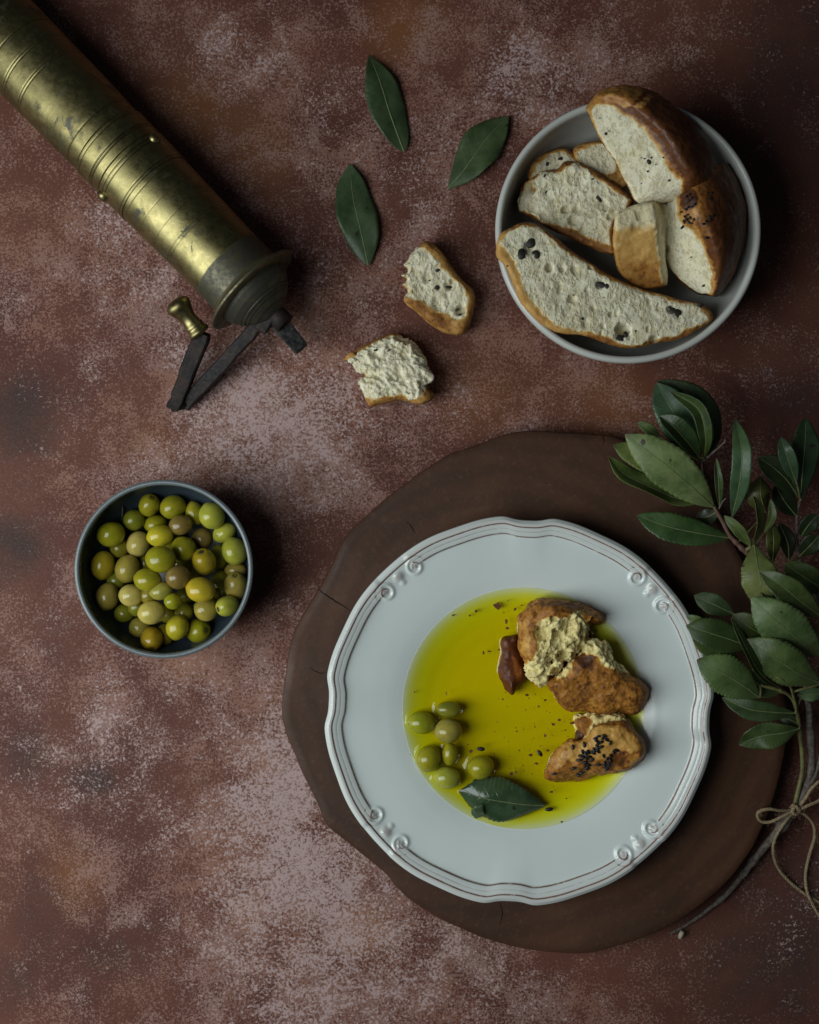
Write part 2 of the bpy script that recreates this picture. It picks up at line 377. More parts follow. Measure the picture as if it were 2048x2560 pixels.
M = dict(table=mat_table(), wood=mat_wood(), plate=mat_ceramic('cream_glaze', (.69, .76, .745), .15, True),
         bowlw=mat_ceramic('white_glaze', (.52, .53, .50), .32), bowlb=mat_ceramic('slate_blue_glaze', (.036, .050, .064), .24, speck=.5),
         rimb=mat_ceramic('slate_rim_glaze', (.13, .155, .165), .22, speck=.3),
         brass=mat_brass(), iron=mat_iron(), steel=mat_steel(), bread=mat_bread('bread', False), loaf=mat_bread('glazed_bread', True),
         leaf=mat_leaf(), wet=mat_leaf(True), olive=mat_olive(), oil=mat_oil(),
         seed=mat_plain('black_seed', (.006, .006, .007), (.020, .018, .018), 900, .32),
         oliveb=mat_plain('black_olive_bit', (.009, .008, .006), (.034, .029, .020), 400, .42),
         scar=mat_plain('stem_scar', (.030, .024, .010), (.085, .065, .022), 600, .55),
         rib=mat_plain('leaf_rib', (.17, .20, .085), (.115, .145, .058), 300, .5),
         edge=mat_plain('leaf_edge', (.14, .15, .05), (.11, .13, .04), 300, .5),
         twig=mat_plain('grey_bark', (.085, .066, .055), (.17, .145, .125), 380, .75, .2, .6, .001),
         green=mat_plain('green_stem', (.15, .155, .05), (.105, .085, .035), 200, .55),
         red=mat_plain('reddish_stem', (.125, .060, .045), (.085, .048, .030), 260, .6),
         twine=mat_plain('jute', (.36, .275, .17), (.21, .155, .09), 900, .85, .1, .6, .0006),
         crack=mat_plain('wood_crack', (.010, .007, .005), (.016, .010, .008), 200, .9),
         flake=mat_plain('herb_flake', (.075, .024, .006), (.16, .060, .008), 500, .5))

# ------------------------------------------------------------------ table
def build_table():
    n = 300; xs = np.linspace(-.75, .75, n); X, Y = np.meshgrid(xs, xs, indexing='ij')
    V = np.stack([X.ravel(), Y.ravel(), np.zeros(n * n)], 1); px = to_px(V)
    def blobs(L):
        s = np.zeros(len(V))
        for (x, y, r, a) in L:
            d2 = ((px[:, 0] - x * 1.187) ** 2 + (px[:, 1] - y * 1.187) ** 2) / (r * 1.187) ** 2
            s += a * np.exp(-d2)
        return s
    pale = blobs([(470, 90, 80, .55), (585, 115, 70, .45), (520, 170, 70, .35), (650, 200, 80, .22), (235, 470, 80, .62), (170, 440, 50, .3), (330, 560, 70, .4), (1100, 190, 120, .62), (1090, 80, 80, .5), (1250, 130, 90, .35),
                  (760, 300, 90, .30), (900, 420, 80, .38), (960, 300, 90, .45), (640, 340, 70, .25), (560, 880, 130, .75), (700, 860, 100, .65), (450, 890, 110, .55), (600, 780, 110, .45), (650, 620, 110, .30), (800, 560, 90, .32), (300, 620, 80, .45), (430, 760, 90, .45), (720, 960, 90, .42), (300, 1000, 90, .35), (560, 1060, 90, .38),
                  (190, 830, 90, .25), (240, 1440, 70, .40), (215, 1520, 60, .42), (430, 1440, 100, .45), (600, 1310, 90, .35), (600, 1500, 110, .55), (560, 1600, 80, .62), (520, 1700, 70, .50), (600, 1690, 90, .65), (700, 1780, 120, .72), (560, 1770, 120, .60), (600, 1880, 130, .72), (700, 1960, 130, .62), (480, 1890, 80, .45), (560, 2080, 150, .62), (760, 2080, 150, .58), (420, 1760, 70, .40), (200, 2000, 130, .22), (1000, 2100, 130, .42), (900, 2000, 100, .40), (100, 1700, 140, .25), (60, 1400, 90, .2), (300, 1650, 110, .28), (1200, 2100, 120, .25), (1650, 1960, 90, .2), (1640, 2080, 140, .15), (950, 800, 90, .22), (1150, 850, 140, .2), (880, 880, 80, .25), (1010, 600, 60, .25), (1420, 110, 90, .12), (40, 560, 80, .2), (110, 620, 80, .25)])
    rust = blobs([(390, 230, 110, .6), (560, 330, 110, .5), (480, 1010, 90, .4), (160, 1850, 90, .55), (760, 1960, 60, 1.0), (560, 1470, 60, .5), (380, 1400, 60, .6), (330, 940, 70, .5), (560, 1620, 40, .6), (1000, 830, 120, .5), (1300, 850, 140, .5), (850, 60, 120, .6), (1600, 2000, 120, .3), (520, 1920, 50, .7), (690, 760, 60, .35), (1150, 250, 60, .4)])
    dark = blobs([(1600, 2080, 280, .55), (1690, 1950, 150, .35), (40, 880, 100, .9), (30, 1150, 90, .8), (190, 1640, 45, .75), (230, 1650, 30, .4), (60, 1600, 70, .6), (90, 1900, 80, .5), (210, 2040, 90, .45), (20, 2080, 80, .5), (1680, 300, 260, .55), (1690, 850, 180, .6), (560, 1240, 60, .35), (350, 1640, 40, .3), (300, 1990, 60, .3), (900, 700, 60, .2), (1670, 60, 130, .4), (600, 560, 60, .25), (120, 1360, 60, .35), (1690, 1800, 60, .3)])  # leading patches paint the missing light fall-off into the bottom right corner
    pale = .95 * (1 - np.exp(-pale * 1.15))
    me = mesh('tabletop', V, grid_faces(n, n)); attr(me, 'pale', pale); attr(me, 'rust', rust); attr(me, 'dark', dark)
    fixn(me)
    if me.polygons[0].normal.z < 0: me.flip_normals()
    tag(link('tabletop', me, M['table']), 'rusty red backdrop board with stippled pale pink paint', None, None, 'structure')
build_table()

# ------------------------------------------------------------------ wooden board
BOARD_Z = .021
def build_board():
    px = np.vstack([Z('L', [(30, 910), (35, 830), (58, 690), (85, 620), (140, 530), (185, 450), (214, 380), (258, 325), (330, 260), (420, 185), (500, 130), (560, 95), (640, 68), (720, 36), (800, 22), (900, 25), (1000, 30), (1090, 42)]),
                    np.array([(1640, 1135), (1720, 1200), (1790, 1280), (1850, 1385), (1905, 1500), (1950, 1650), (1970, 1780), (1968, 1860), (1934, 2005), (1902, 2080), (1870, 2140), (1808, 2219), (1730, 2281), (1660, 2325), (1560, 2362), (1470, 2385), (1354, 2380), (1235, 2356), (1108, 2303), (1021, 2248), (950, 2175), (862, 2104), (815, 2062), (790, 2005), (751, 1924), (728, 1869), (711, 1821)])])
    c = closed(px, 260); ctr = c.mean(0); ang = np.arctan2(c[:, 1] - ctr[1], c[:, 0] - ctr[0])
    wob = fbm(np.stack([np.cos(ang) * 3, np.sin(ang) * 3, ang * 0], 1), 4.0, 3, 5) * 3.0
    d = (c - ctr); d /= np.linalg.norm(d, axis=1)[:, None]; c = c + d * wob[:, None] * .7
    top = Wn(c, BOARD_Z); dn = np.stack([d[:, 0], -d[:, 1], 0 * d[:, 0]], 1); rings = []
    for ins, z in ((.006, 0.0005), (.001, .003), (.0, .010), (.0001, .0175), (.0004, .0201), (.0011, BOARD_Z), (.006, BOARD_Z + .0002), (.02, BOARD_Z + .0002)):
        r = top - dn * ins; r[:, 2] = z; rings.append(r)
    n = len(c); V = np.vstack(rings); F = grid_faces(len(rings), n, True) + [tuple(range((len(rings) - 1) * n, len(rings) * n)), tuple(range(n))[::-1]]
    root = empty('wooden_board', W(*ctr, 0)); me = mesh('slab', V, F); fixn(me)
    tag(root, 'large dark brown round wooden slab board under the cream plate', 'board')
    o = link('slab', me, M['wood'], root, W(*ctr, 0))
    for pts, wd in (([(145, 522), (190, 553), (250, 590)], 1.3), ([(425, 308), (440, 326), (452, 345)], .8), ([(720, 1510), (725, 1545), (718, 1580)], 1.0), ([(120, 770), (150, 785), (175, 782)], .7), ([(1040, 35), (1046, 52), (1043, 70)], .7)):
        p = crom(Z('L', pts), 14); p += (RNG.random(p.shape) - .5) * 2.2; nn = np.gradient(p, axis=0)[:, ::-1] * (1, -1); nn /= np.linalg.norm(nn, axis=1)[:, None]
        wv = wd * 1.3 * np.sin(np.linspace(.15, math.pi - .05, 14))[:, None]
        z0, z1 = BOARD_Z - .0006, BOARD_Z + .00045
        a, b = p + nn * wv, p - nn * wv; V = np.vstack([np.hstack([Wn(a, z0)]), Wn(a, z1), Wn(b, z1), Wn(b, z0)]); k = 14; F = []
        for i in range(k - 1):
            for q in range(4): F.append((q * k + i, q * k + i + 1, ((q + 1) % 4) * k + i + 1, ((q + 1) % 4) * k + i))
        cm = mesh('crack', V, F); fixn(cm); link('crack', cm, M['crack'], root, W(*p[7], BOARD_Z))
build_board()

# ------------------------------------------------------------------ soup plate
PZ = BOARD_Z + .0006
PC = W(1299, 1778, PZ + .025)
PR = mm(482.5, PZ + .025)
ROT = math.radians(-2.8)
_pt = np.array([(0, 5.2), (.30, 5.2), (.40, 5.7), (.48, 7.2), (.56, 10.2), (.63, 13.6), (.70, 16.0), (.78, 18.0), (.86, 19.7), (.905, 20.7), (.93, 21.5), (.97, 23.6), (1.0, 23.8)])
def plate_z(t):
    tt = np.linspace(0, 1, 800); zz = np.interp(tt, _pt[:, 0], _pt[:, 1])
    k = np.hanning(61); k /= k.sum(); zp = np.concatenate([np.full(30, zz[0]), zz, zz[-1] + (np.arange(1, 31)) * (zz[-1] - zz[-2])]); zz = np.convolve(zp, k, 'valid')
    return np.interp(t, tt, zz) * .001
def lobes(th):
    p = np.degrees(th - ROT); p = (p + 45) % 90 - 45; a = np.abs(p)
    return 1 - .026 * np.exp(-(p / 5.4) ** 4 * .55 - (p / 7.5) ** 2 * .5) - .007 * np.exp(-((a - 22) / 7) ** 2) - .004 * np.exp(-((a - 45) / 9) ** 2)
OIL_T = .632
WELL = .0034          # the well sits a little off the rim's centre
def build_plate():
    nt = 1260; th = np.linspace(0, 2 * math.pi, nt, endpoint=False)
    t = np.concatenate([np.linspace(.02, .86, 70), np.linspace(.863, 1.0, 84)]); T, TH = np.meshgrid(t, th, indexing='ij')
    lob = 1 - (1 - lobes(TH)) * sstep(.66, .93, T)
    z = plate_z(T)
    pd = np.degrees(TH - ROT); q = (pd % 90) - 45          # degrees from the nearest diagonal
    inner = sstep(4.6, 6.6, np.abs(q))                     # inner beads stop at the scrolls
    def bead(a, b, h):
        x = np.clip((T - a) / (b - a), 0, 1); return h * np.sqrt(np.clip(1 - (2 * x - 1) ** 2, 0, 1)) * ((T > a) & (T < b))
    band = sstep(.918, .932, T)
    rel = band * .0012 * inner + bead(.926, .953, .00020) * inner + bead(.953, .978, .00020) * inner + bead(.978, 1.0, .0005) + sstep(.972, .98, T) * .0004
    X = q * math.pi / 180 * .928; Y = T - .928             # local coords (units of R)
    sx = np.abs(X) - .103
    rho = np.hypot(sx, Y + .004); phi = np.arctan2(Y + .004, sx)
    psi = (phi - math.pi / 2) % (2 * math.pi); vol = np.zeros_like(rho)
    for kk in (0, 1):
        pk = psi + 2 * math.pi * kk; rk = .0445 - .0285 * pk / (2.5 * math.pi)
        vol = np.maximum(vol, .0011 * np.exp(-((rho - rk) / (.0105 - .003 * kk)) ** 2) * sstep(2.7 * math.pi, 2.3 * math.pi, pk))
    vol = np.maximum(vol, .0008 * np.exp(-(rho / .011) ** 2)) * sstep(.075, .055, rho)
    shell = .0015 * np.exp(-((X / .026) ** 2 + ((Y - .010) / .024) ** 2) ** 1.5) + .0009 * np.exp(-((X / .016) ** 2 + ((Y + .026) / .015) ** 2) ** 1.4)
    rel = np.maximum(rel, vol + rel * .35 * (rho < .05)) + shell
    z = z + rel
    ln = lambda c, s: np.exp(-((T - c) / s) ** 2)
    wear = ln(.978, .0036) * 1.15 + ln(.953, .0026) * .50 * inner + ln(.926, .0034) * .95 * inner * (1 - .9 * (rho < .05))
    wear += .75 * np.exp(-((rho - .0235) / .005) ** 2) * (sx * np.sign(1) > -.02) * (Y > -.006) + .40 * np.exp(-((rho - .057) / .0045) ** 2) * (Y > .005)
    Pn = np.stack([np.cos(TH).ravel(), np.sin(TH).ravel(), T.ravel() * 3], 1)
    wear = wear.ravel() * (.95 + .35 * fbm(Pn, 5, 3, 3))
    stain = 1.15 * (.95 * np.exp(-((X / .028) ** 2 + ((Y - .012) / .022) ** 2)) + .75 * np.exp(-(rho / .02) ** 2) + .28 * ln(.99, .02) + .20 * band * inner).ravel()
    r = T * PR * lob
    V = np.stack([(PC.x + WELL * (1 - sstep(.62, .90, T)) + r * np.cos(TH)).ravel(), (PC.y + r * np.sin(TH)).ravel(), (PZ + z).ravel()], 1)
    nr = len(t)
    # rolled edge + underside
    ex = []; lo = lobes(th); ze = PZ + z[-1]
    for dr, dz in ((.0012, -.0004), (.0019, -.0016), (.0018, -.0030), (.0005, -.0042), (-.004, -.0052), (-.020, -.0100), (-.042, -.0205)):
        rr = PR * lo + dr if dr > -.03 else np.full(nt, PR + dr)
        ex.append(np.stack([PC.x + rr * np.cos(th), PC.y + rr * np.sin(th), ze + dz if dr > -.03 else np.full(nt, PZ + .0045)], 1))
    for rr, zz in ((.62, .004), (.60, .0), (.57, .0), (.55, .0025), (.02, .0025)):
        ex.append(np.stack([PC.x + PR * rr * np.cos(th), PC.y + PR * rr * np.sin(th), np.full(nt, PZ + zz)], 1))
    V = np.vstack([V] + ex); nrt = nr + len(ex)
    F = grid_faces(nrt, nt, True) + [tuple(range(nt))[::-1], tuple(range((nrt - 1) * nt, nrt * nt))]
    me = mesh('soup_plate', V, F); pad = np.zeros(len(ex) * nt); attr(me, 'wear', np.concatenate([wear, pad])); attr(me, 'stain', np.concatenate([stain, pad + .2])); fixn(me)
    tag(link('soup_plate', me, M['plate'], None, (PC.x, PC.y, PZ)), 'cream scalloped soup plate with worn brown rim lines and scrolls, holding oil', 'plate')
build_plate()
OIL_Z = PZ + float(plate_z(np.array([OIL_T]))[0])
olive_outlines = []
float_outlines = []     # px point sets (at oil level) the oil climbs against

# ------------------------------------------------------------------ olives
_sph = None
def olive_mesh(kind, seed=0):
    nu, nv = 22, 28; V = []
    for i in range(nu + 1):
        a = math.pi * i / nu; x = math.cos(a); r = math.sin(a)
        r *= 1 + .05 * x * (1 if kind else -.6)
        if kind and x > .9: x -= .10 * ((x - .9) / .1) ** 1.5        # stem dimple
        if not kind and x < -.93: x -= .04 * ((-.93 - x) / .07)      # tiny tip
        for j in range(nv): V.append((x, r * math.cos(2 * math.pi * j / nv), r * math.sin(2 * math.pi * j / nv)))
    V = np.array(V); V = V * (1 + .045 * fbm(V + seed * 3.7, 1.1, 2, seed))[:, None]
    me = mesh('olive', V, grid_faces(nu + 1, nv, True)); bm = bmesh.new(); bm.from_mesh(me); bmesh.ops.remove_doubles(bm, verts=bm.verts, dist=1e-5)
    bmesh.ops.recalc_face_normals(bm, faces=bm.faces); bm.to_mesh(me); bm.free()
    me.materials.append(M['olive']); me.polygons.foreach_set('use_smooth', [True] * len(me.polygons)); return me
OM = [[olive_mesh(0, k) for k in range(4)], [olive_mesh(1, k) for k in range(3)]]
def scar_mesh():
    V, F = [], []
    n = 12
    for r, z in ((.24, -.02), (.20, .03), (.13, .035), (.09, -.01), (.0, -.02)):
        V += [(z, r * math.cos(2 * math.pi * j / n) * (1 + .1 * math.sin(3 * j)), r * math.sin(2 * math.pi * j / n)) for j in range(n)]
    me = mesh('stem_scar', V, grid_faces(5, n, True)); me.materials.append(M['scar']); me.polygons.foreach_set('use_smooth', [True] * len(me.polygons)); return me
SM = scar_mesh()
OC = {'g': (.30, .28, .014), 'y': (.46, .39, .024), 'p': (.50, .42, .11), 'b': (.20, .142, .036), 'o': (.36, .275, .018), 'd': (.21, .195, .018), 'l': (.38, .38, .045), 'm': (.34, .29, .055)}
def add_olive(loc, r, rot, tilt, col, scar, label, group):
    """r=(long,mid,short); rot heading in picture (deg), tilt = long axis up from the table (deg)"""
    o = bpy.data.objects.new('olive', random.choice(OM[1 if scar else 0])); COL.objects.link(o)
    o.location = loc; o.scale = r; o.rotation_euler = (random.uniform(-3, 3), math.radians(-tilt), math.radians(rot))
    c = OC[col]; j = [random.uniform(.92, 1.08) for _ in range(3)]; o.color = (c[0] * j[0], c[1] * j[1], c[2] * j[2], 1)
    tag(o, label, 'olive', group)
    if scar:
        s = bpy.data.objects.new('stem_scar', SM); COL.objects.link(s); s.parent = o; s.location = (.905, 0, 0)
    return o

# olive bowl
BR, BH = mm(713 * .31304, .052), .052
BC = W(*Z1('C', 860, 872), BH)
def bowl(root_name, ctr, prof_out, prof_in, mat, label, ns=128, rim=None):
    pr = prof_out + prof_in
    V, F = revolve(pr, ns); n = ns; F += [tuple(range(n))[::-1], tuple(range((len(pr) - 1) * n, len(pr) * n))]
    root = empty(root_name, (ctr.x, ctr.y, 0)); tag(root, label, 'bowl')
    V = V + np.array([ctr.x, ctr.y, 0]); me = mesh('bowl_body', V, F); fixn(me); link('bowl_body', me, mat, root, (ctr.x, ctr.y, 0))
    return root
def smooth_prof(p, n):
    q = crom([(a, b, 0) for a, b in p], n); return [(max(x[0], .0005), x[1]) for x in q]
po = smooth_prof([(.030, .0035), (BR * .72, .010), (BR * .90, .026), (BR * .985, .042), (BR, BH - .002)], 26)
pi_ = [(BR - .0006, BH - .0004), (BR - .0017, BH), (BR - .0028, BH - .0006)] + smooth_prof([(BR - .0034, BH - .003), (BR * .955, .040), (BR * .86, .025), (BR * .62, .011), (.02, .0072), (.0006, .007)], 30)
ob = bowl('olive_bowl', BC, po, pi_, M['bowlb'], 'small dark slate blue bowl full of green olives')
v, f = revolve([(.026, .0), (.030, .0), (.0315, .004), (.0265, .0045)], 96); v = v + np.array([BC.x, BC.y, .0]); me = mesh('foot_ring', v, f + [tuple(range(3 * 96, 4 * 96))]); fixn(me); link('foot_ring', me, M['rimb'], ob, (BC.x, BC.y, 0))
v, f = revolve([(BR - .0030 + .0016 * (1 - math.cos(a)) - 0.0, BH - .0005 + .0011 * math.sin(a)) for a in np.linspace(0, math.pi, 9)] + [(BR - .0005, BH - .0014), (BR - .0028, BH - .0014)], 128)
f += [(j + 10 * 128, (j + 1) % 128 + 10 * 128, (j + 1) % 128, j) for j in range(128)]
v = v + np.array([BC.x, BC.y, 0]); me = mesh('rim', v, f); fixn(me); link('rim', me, M['rimb'], ob, (BC.x, BC.y, BH))

G_B = 'olives in the slate blue bowl'
# x, y, rx, ry (zoom C), level 0 low .. 3 top, colour, scar heading (None = no scar), long-axis heading deg, label
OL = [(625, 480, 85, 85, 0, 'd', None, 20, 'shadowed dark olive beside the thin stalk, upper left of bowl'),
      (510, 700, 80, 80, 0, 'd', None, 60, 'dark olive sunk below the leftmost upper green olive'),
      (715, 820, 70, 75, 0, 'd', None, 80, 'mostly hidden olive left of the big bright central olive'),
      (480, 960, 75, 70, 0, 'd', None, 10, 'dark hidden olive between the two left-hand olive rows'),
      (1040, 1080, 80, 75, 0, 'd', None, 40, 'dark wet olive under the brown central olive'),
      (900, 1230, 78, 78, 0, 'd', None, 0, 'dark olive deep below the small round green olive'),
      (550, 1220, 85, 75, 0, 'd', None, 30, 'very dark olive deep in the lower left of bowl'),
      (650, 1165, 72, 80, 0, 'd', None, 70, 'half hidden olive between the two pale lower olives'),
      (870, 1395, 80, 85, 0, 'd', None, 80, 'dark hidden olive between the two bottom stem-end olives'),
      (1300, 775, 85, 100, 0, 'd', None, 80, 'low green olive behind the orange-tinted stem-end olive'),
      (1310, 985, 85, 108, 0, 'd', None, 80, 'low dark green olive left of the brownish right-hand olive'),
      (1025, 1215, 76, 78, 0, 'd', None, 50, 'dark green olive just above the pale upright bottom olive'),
      (915, 640, 80, 76, 0, 'd', None, 20, 'dark filler olive in the gap right of the upper yellow olive'),  # filler olives to the end of this level, added to keep the gaps dark
      (1090, 905, 84, 78, 0, 'd', None, 70, 'dark filler olive in the gap left above the golden yellow olive'),
      (745, 1075, 78, 74, 0, 'd', None, 10, 'dark filler olive in the gap right of the pale cream olive'),
      (1240, 1095, 80, 76, 0, 'd', None, 40, 'dark filler olive between the golden yellow and the ringed-end olive'),
      (1010, 830, 78, 78, 0, 'd', None, 0, 'dark filler olive hidden behind the brown central olive'),
      (795, 512, 92, 76, 1, 'g', None, 10, 'olive half covered by the yellow olive above centre'),
      (1110, 425, 72, 96, 1, 'g', None, -70, 'slim green olive tucked left of the light top-right olive'),
      (1170, 625, 86, 88, 1, 'b', -110, -110, 'brownish olive with a dark stem scar, right of centre'),
      (840, 1045, 90, 72, 1, 'm', None, 15, 'olive half hidden below the bright green middle olive'),
      (935, 1128, 66, 66, 1, 'g', None, 0, 'small round green olive below the centre of bowl'),
      (1435, 880, 88, 68, 1, 'm', None, 0, 'olive half hidden behind the brownish right-hand olive'),
      (670, 1335, 86, 82, 1, 'm', None, 30, 'olive below the pale round lower olive, partly covered'),
      (745, 362, 84, 92, 1, 'g', 60, 60, 'topmost olive with a dark stem pit at the back wall'),
      (935, 375, 106, 97, 1, 'g', None, 25, 'round green olive at the back, right of the topmost'),
      (998, 520, 93, 82, 1, 'b', None, 10, 'grey-brown olive below the two back green olives'),
      (440, 592, 113, 103, 1, 'g', None, 12, 'large green olive at the upper left wall of bowl'),
      (375, 840, 95, 116, 1, 'o', None, 80, 'leftmost olive, brownish orange at its lower edge'),
      (410, 1090, 95, 112, 1, 'm', None, 75, 'lower of the two leftmost olives, dull green'),
      (1200, 1192, 98, 95, 1, 'm', None, -20, 'grey-green olive below the glossy yellow right olive'),
      (1345, 580, 96, 78, 1, 'l', None, 30, 'yellow-green olive squeezed between the two light right olives'),
      (655, 670, 93, 103, 2, 'p', None, 75, 'pale yellow olive left of the yellow centre pair'),
      (1018, 712, 100, 104, 2, 'g', None, -60, 'green olive right of the yellow centre pair'),
      (570, 868, 100, 114, 2, 'm', None, 75, 'large dull olive with a creased highlight, left of centre'),
      (975, 935, 96, 96, 2, 'b', None, 40, 'brown olive just below the big bright central olive'),
      (602, 1080, 100, 90, 2, 'p', None, 0, 'pale cream-yellow olive at lower left of centre'),
      (735, 960, 110, 92, 2, 'g', None, -12, 'bright green olive lying sideways at the centre'),
      (765, 1218, 106, 95, 2, 'p', None, 10, 'pale round olive low in the middle of bowl'),
      (1185, 815, 95, 108, 2, 'o', 100, 100, 'orange-tinted olive with its stem end up, right of centre'),
      (1435, 1010, 94, 114, 2, 'm', 88, 88, 'brownish olive with dark stem point at the right wall'),
      (1370, 1165, 92, 82, 2, 'l', -160, -160, 'yellow-green olive showing a ringed end, lower right'),
      (765, 1428, 88, 93, 2, 'o', -80, -80, 'bottom olive with a dark starry stem scar'),
      (1135, 1365, 98, 98, 2, 'g', 10, 10, 'green olive with a dark pit at the bottom right'),
      (1245, 447, 104, 112, 3, 'l', None, -65, 'light green oval olive at the top right wall'),
      (1425, 730, 104, 116, 3, 'l', None, -70, 'bright light green oval olive against the right wall'),
      (833, 605, 108, 90, 3, 'y', None, 12, 'glossy yellow olive just above the centre olive'),
      (838, 794, 119, 110, 3, 'g', None, -10, 'big bright yellow-green olive on top at the centre'),
      (1155, 1038, 118, 100, 3, 'y', None, -14, 'glossy golden yellow olive with a curved highlight'),
      (970, 1335, 92, 104, 3, 'y', None, 75, 'pale yellow upright olive near the bottom of bowl')]
placed = []
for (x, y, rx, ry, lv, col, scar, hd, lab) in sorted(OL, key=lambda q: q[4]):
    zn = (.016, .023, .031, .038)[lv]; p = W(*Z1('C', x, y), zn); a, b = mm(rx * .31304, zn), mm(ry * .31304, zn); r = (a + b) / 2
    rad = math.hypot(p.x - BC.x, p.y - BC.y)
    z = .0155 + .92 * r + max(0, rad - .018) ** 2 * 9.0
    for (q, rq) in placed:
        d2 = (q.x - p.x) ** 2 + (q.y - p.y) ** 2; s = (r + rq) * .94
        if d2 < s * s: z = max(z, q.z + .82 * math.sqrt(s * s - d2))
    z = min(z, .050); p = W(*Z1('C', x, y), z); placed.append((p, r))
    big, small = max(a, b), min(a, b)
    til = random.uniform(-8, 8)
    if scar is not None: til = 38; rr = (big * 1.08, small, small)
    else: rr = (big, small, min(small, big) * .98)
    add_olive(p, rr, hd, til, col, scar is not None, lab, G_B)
st = crom([W(*Z1('C', 532, 370), .030), W(*Z1('C', 530, 430), .027), W(*Z1('C', 527, 500), .020)], 8)
v, f = tube(st, np.linspace(.0004, .0006, 8), 6); me = mesh('olive_stalk', v, f); fixn(me); tag(link('olive_stalk', me, M['green'], None, st[-1]), 'thin straw-coloured stalk poking up among the olives', 'stalk')

# ------------------------------------------------------------------ olives in the oil
G_P = 'olives floating in the plate of oil'
PO = [(350, 797, 78, 52, 'd', None, 0, 'dark upper olive in the plate, at the top of the cluster'),
      (185, 880, 88, 72, 'g', None, -10, 'leftmost plate olive, bright green, half sunk near the oil edge'),
      (348, 925, 84, 78, 'm', None, 10, 'matt green plate olive in the middle, above the narrow one'),
      (228, 1100, 78, 84, 'g', None, 70, 'dark green plate olive at the left, below the leftmost'),
      (358, 1072, 50, 72, 'g', None, 85, 'narrow small plate olive standing between its neighbours'),
      (340, 1218, 84, 72, 'l', None, -5, 'bright green lowest plate olive next to the floating leaf'),
      (550, 1155, 84, 76, 'g', None, 15, 'plate olive apart to the right of the cluster')]
for (x, y, rx, ry, col, scar, hd, lab) in PO:
    zc = OIL_Z + .0010; p = W(*Z1('E', x, y), zc); a, b = mm(rx * .4058, zc) * .98, mm(ry * .4058, zc) * .98; big, small = max(a, b), min(a, b)
    o = add_olive(p, (big, small, small), hd, random.uniform(-6, 6), col, False, lab, G_P)
    if col == 'm': o.location.z += .002
    k = np.linspace(0, 2 * math.pi, 40); ca, sa = math.cos(math.radians(hd)), math.sin(math.radians(hd))
    big2_, sm2_ = big + .0010, small + .0010
    k = np.linspace(0, 2 * math.pi, 90)
    olive_outlines.append(np.stack([p.x + big2_ * np.cos(k) * ca - sm2_ * np.sin(k) * sa, p.y + big2_ * np.cos(k) * sa + sm2_ * np.sin(k) * ca], 1))

# ------------------------------------------------------------------ leaves
def leaf(name, pts, hw, col, fold=.35, curl=0.0, roll=0.0, serr=.03, parent=None, mat='leaf', wob=.05, ribmat='rib', rib=True, sharp=.66, tip=1.0, wide=1.22):
    """pts: base->tip world points; hw half width (m). returns object"""
    nu, nv = 80, 13; C = crom([tuple(p) for p in pts], nu); T = np.gradient(C, axis=0); T /= np.linalg.norm(T, axis=1)[:, None]
    S = np.cross(T, (0, 0, 1)); S /= np.linalg.norm(S, axis=1)[:, None]; N = np.cross(S, T)
    cr, sr = math.cos(math.radians(roll)), math.sin(math.radians(roll)); S, N = S * cr + N * sr, N * cr - S * sr
    u = np.linspace(0, 1, nu); L = np.linalg.norm(C[1:] - C[:-1], axis=1).sum()
    prof = np.clip(np.sin(math.pi * u ** wide), 0, 1) ** sharp * (1 - .25 * np.exp(-((1 - u) / .08) ** 2) * tip); prof[0] = .02; prof[-1] = .012
    wd = hw * prof; ph = random.uniform(0, 6)
    vv = np.linspace(-1, 1, nv); V = []; UV = []
    for i in range(nu):
        tooth = 1 + serr * 2.0 * (.5 - ((u[i] * 19.75) % 1)) * (u[i] > .15) + .02 * math.sin(ph + u[i] * 21)
        for q in vv:
            s = q * wd[i] * tooth
            h = fold * abs(q) ** 1.15 * wd[i] - curl * q * q * wd[i] + wob * wd[i] * math.sin(ph + u[i] * 9 + (2 if q > 0 else 0)) * abs(q) ** 2 + .03 * wd[i] * math.sin(ph * 2 + u[i] * 13 + q * 4) * abs(q)
            V.append(C[i] + S[i] * s + N[i] * h); UV.append((u[i], .5 + q * .5))
    V = np.array(V); n = len(V); th = .00035; Nn = np.repeat(N, nv, axis=0)
    V2 = V - Nn * th; F = grid_faces(nu, nv); F2 = [tuple(i + n for i in q[::-1]) for q in F]; E = []
    rim = [i * nv for i in range(nu)] + [(nu - 1) * nv + j for j in range(1, nv)] + [i * nv + nv - 1 for i in range(nu - 2, -1, -1)] + [j for j in range(nv - 2, 0, -1)]
    for a, b in zip(rim, rim[1:] + rim[:1]): E.append((a, a + n, b + n, b))
    me = mesh(name, np.vstack([V, V2]), F + F2 + E); uvl = me.uv_layers.new(name='UVMap'); UVa = np.array(UV + UV); li = np.empty(len(me.loops), np.int32); me.loops.foreach_get('vertex_index', li)
    uvl.data.foreach_set('uv', UVa[li].ravel().astype(np.float32)); fixn(me)
    o = link(name, me, M[mat], parent, C[0]); o.color = (col[0] * 1.10, col[1] * 1.14, col[2] * .82, 1)
    if rib:
        k = 4; R = np.linspace(.00055, .00010, nu - k)
        v, f = tube(C[:nu - k] + N[:nu - k] * .00012, R, 6, .45); mr = mesh('midrib', v, f); fixn(mr); link('midrib', mr, M[ribmat], o, C[0])
    return o
def pts3(k, L, zs):
    P = Z(k, L); zs = np.linspace(zs[0], zs[-1], len(P)) if len(zs) != len(P) else zs
    return [W(p[0], p[1], z) for p, z in zip(P, zs)]
def hwm(k, h, z=.03): return h * ZO[k][2] * S0 * (1 - z / CAM_H)
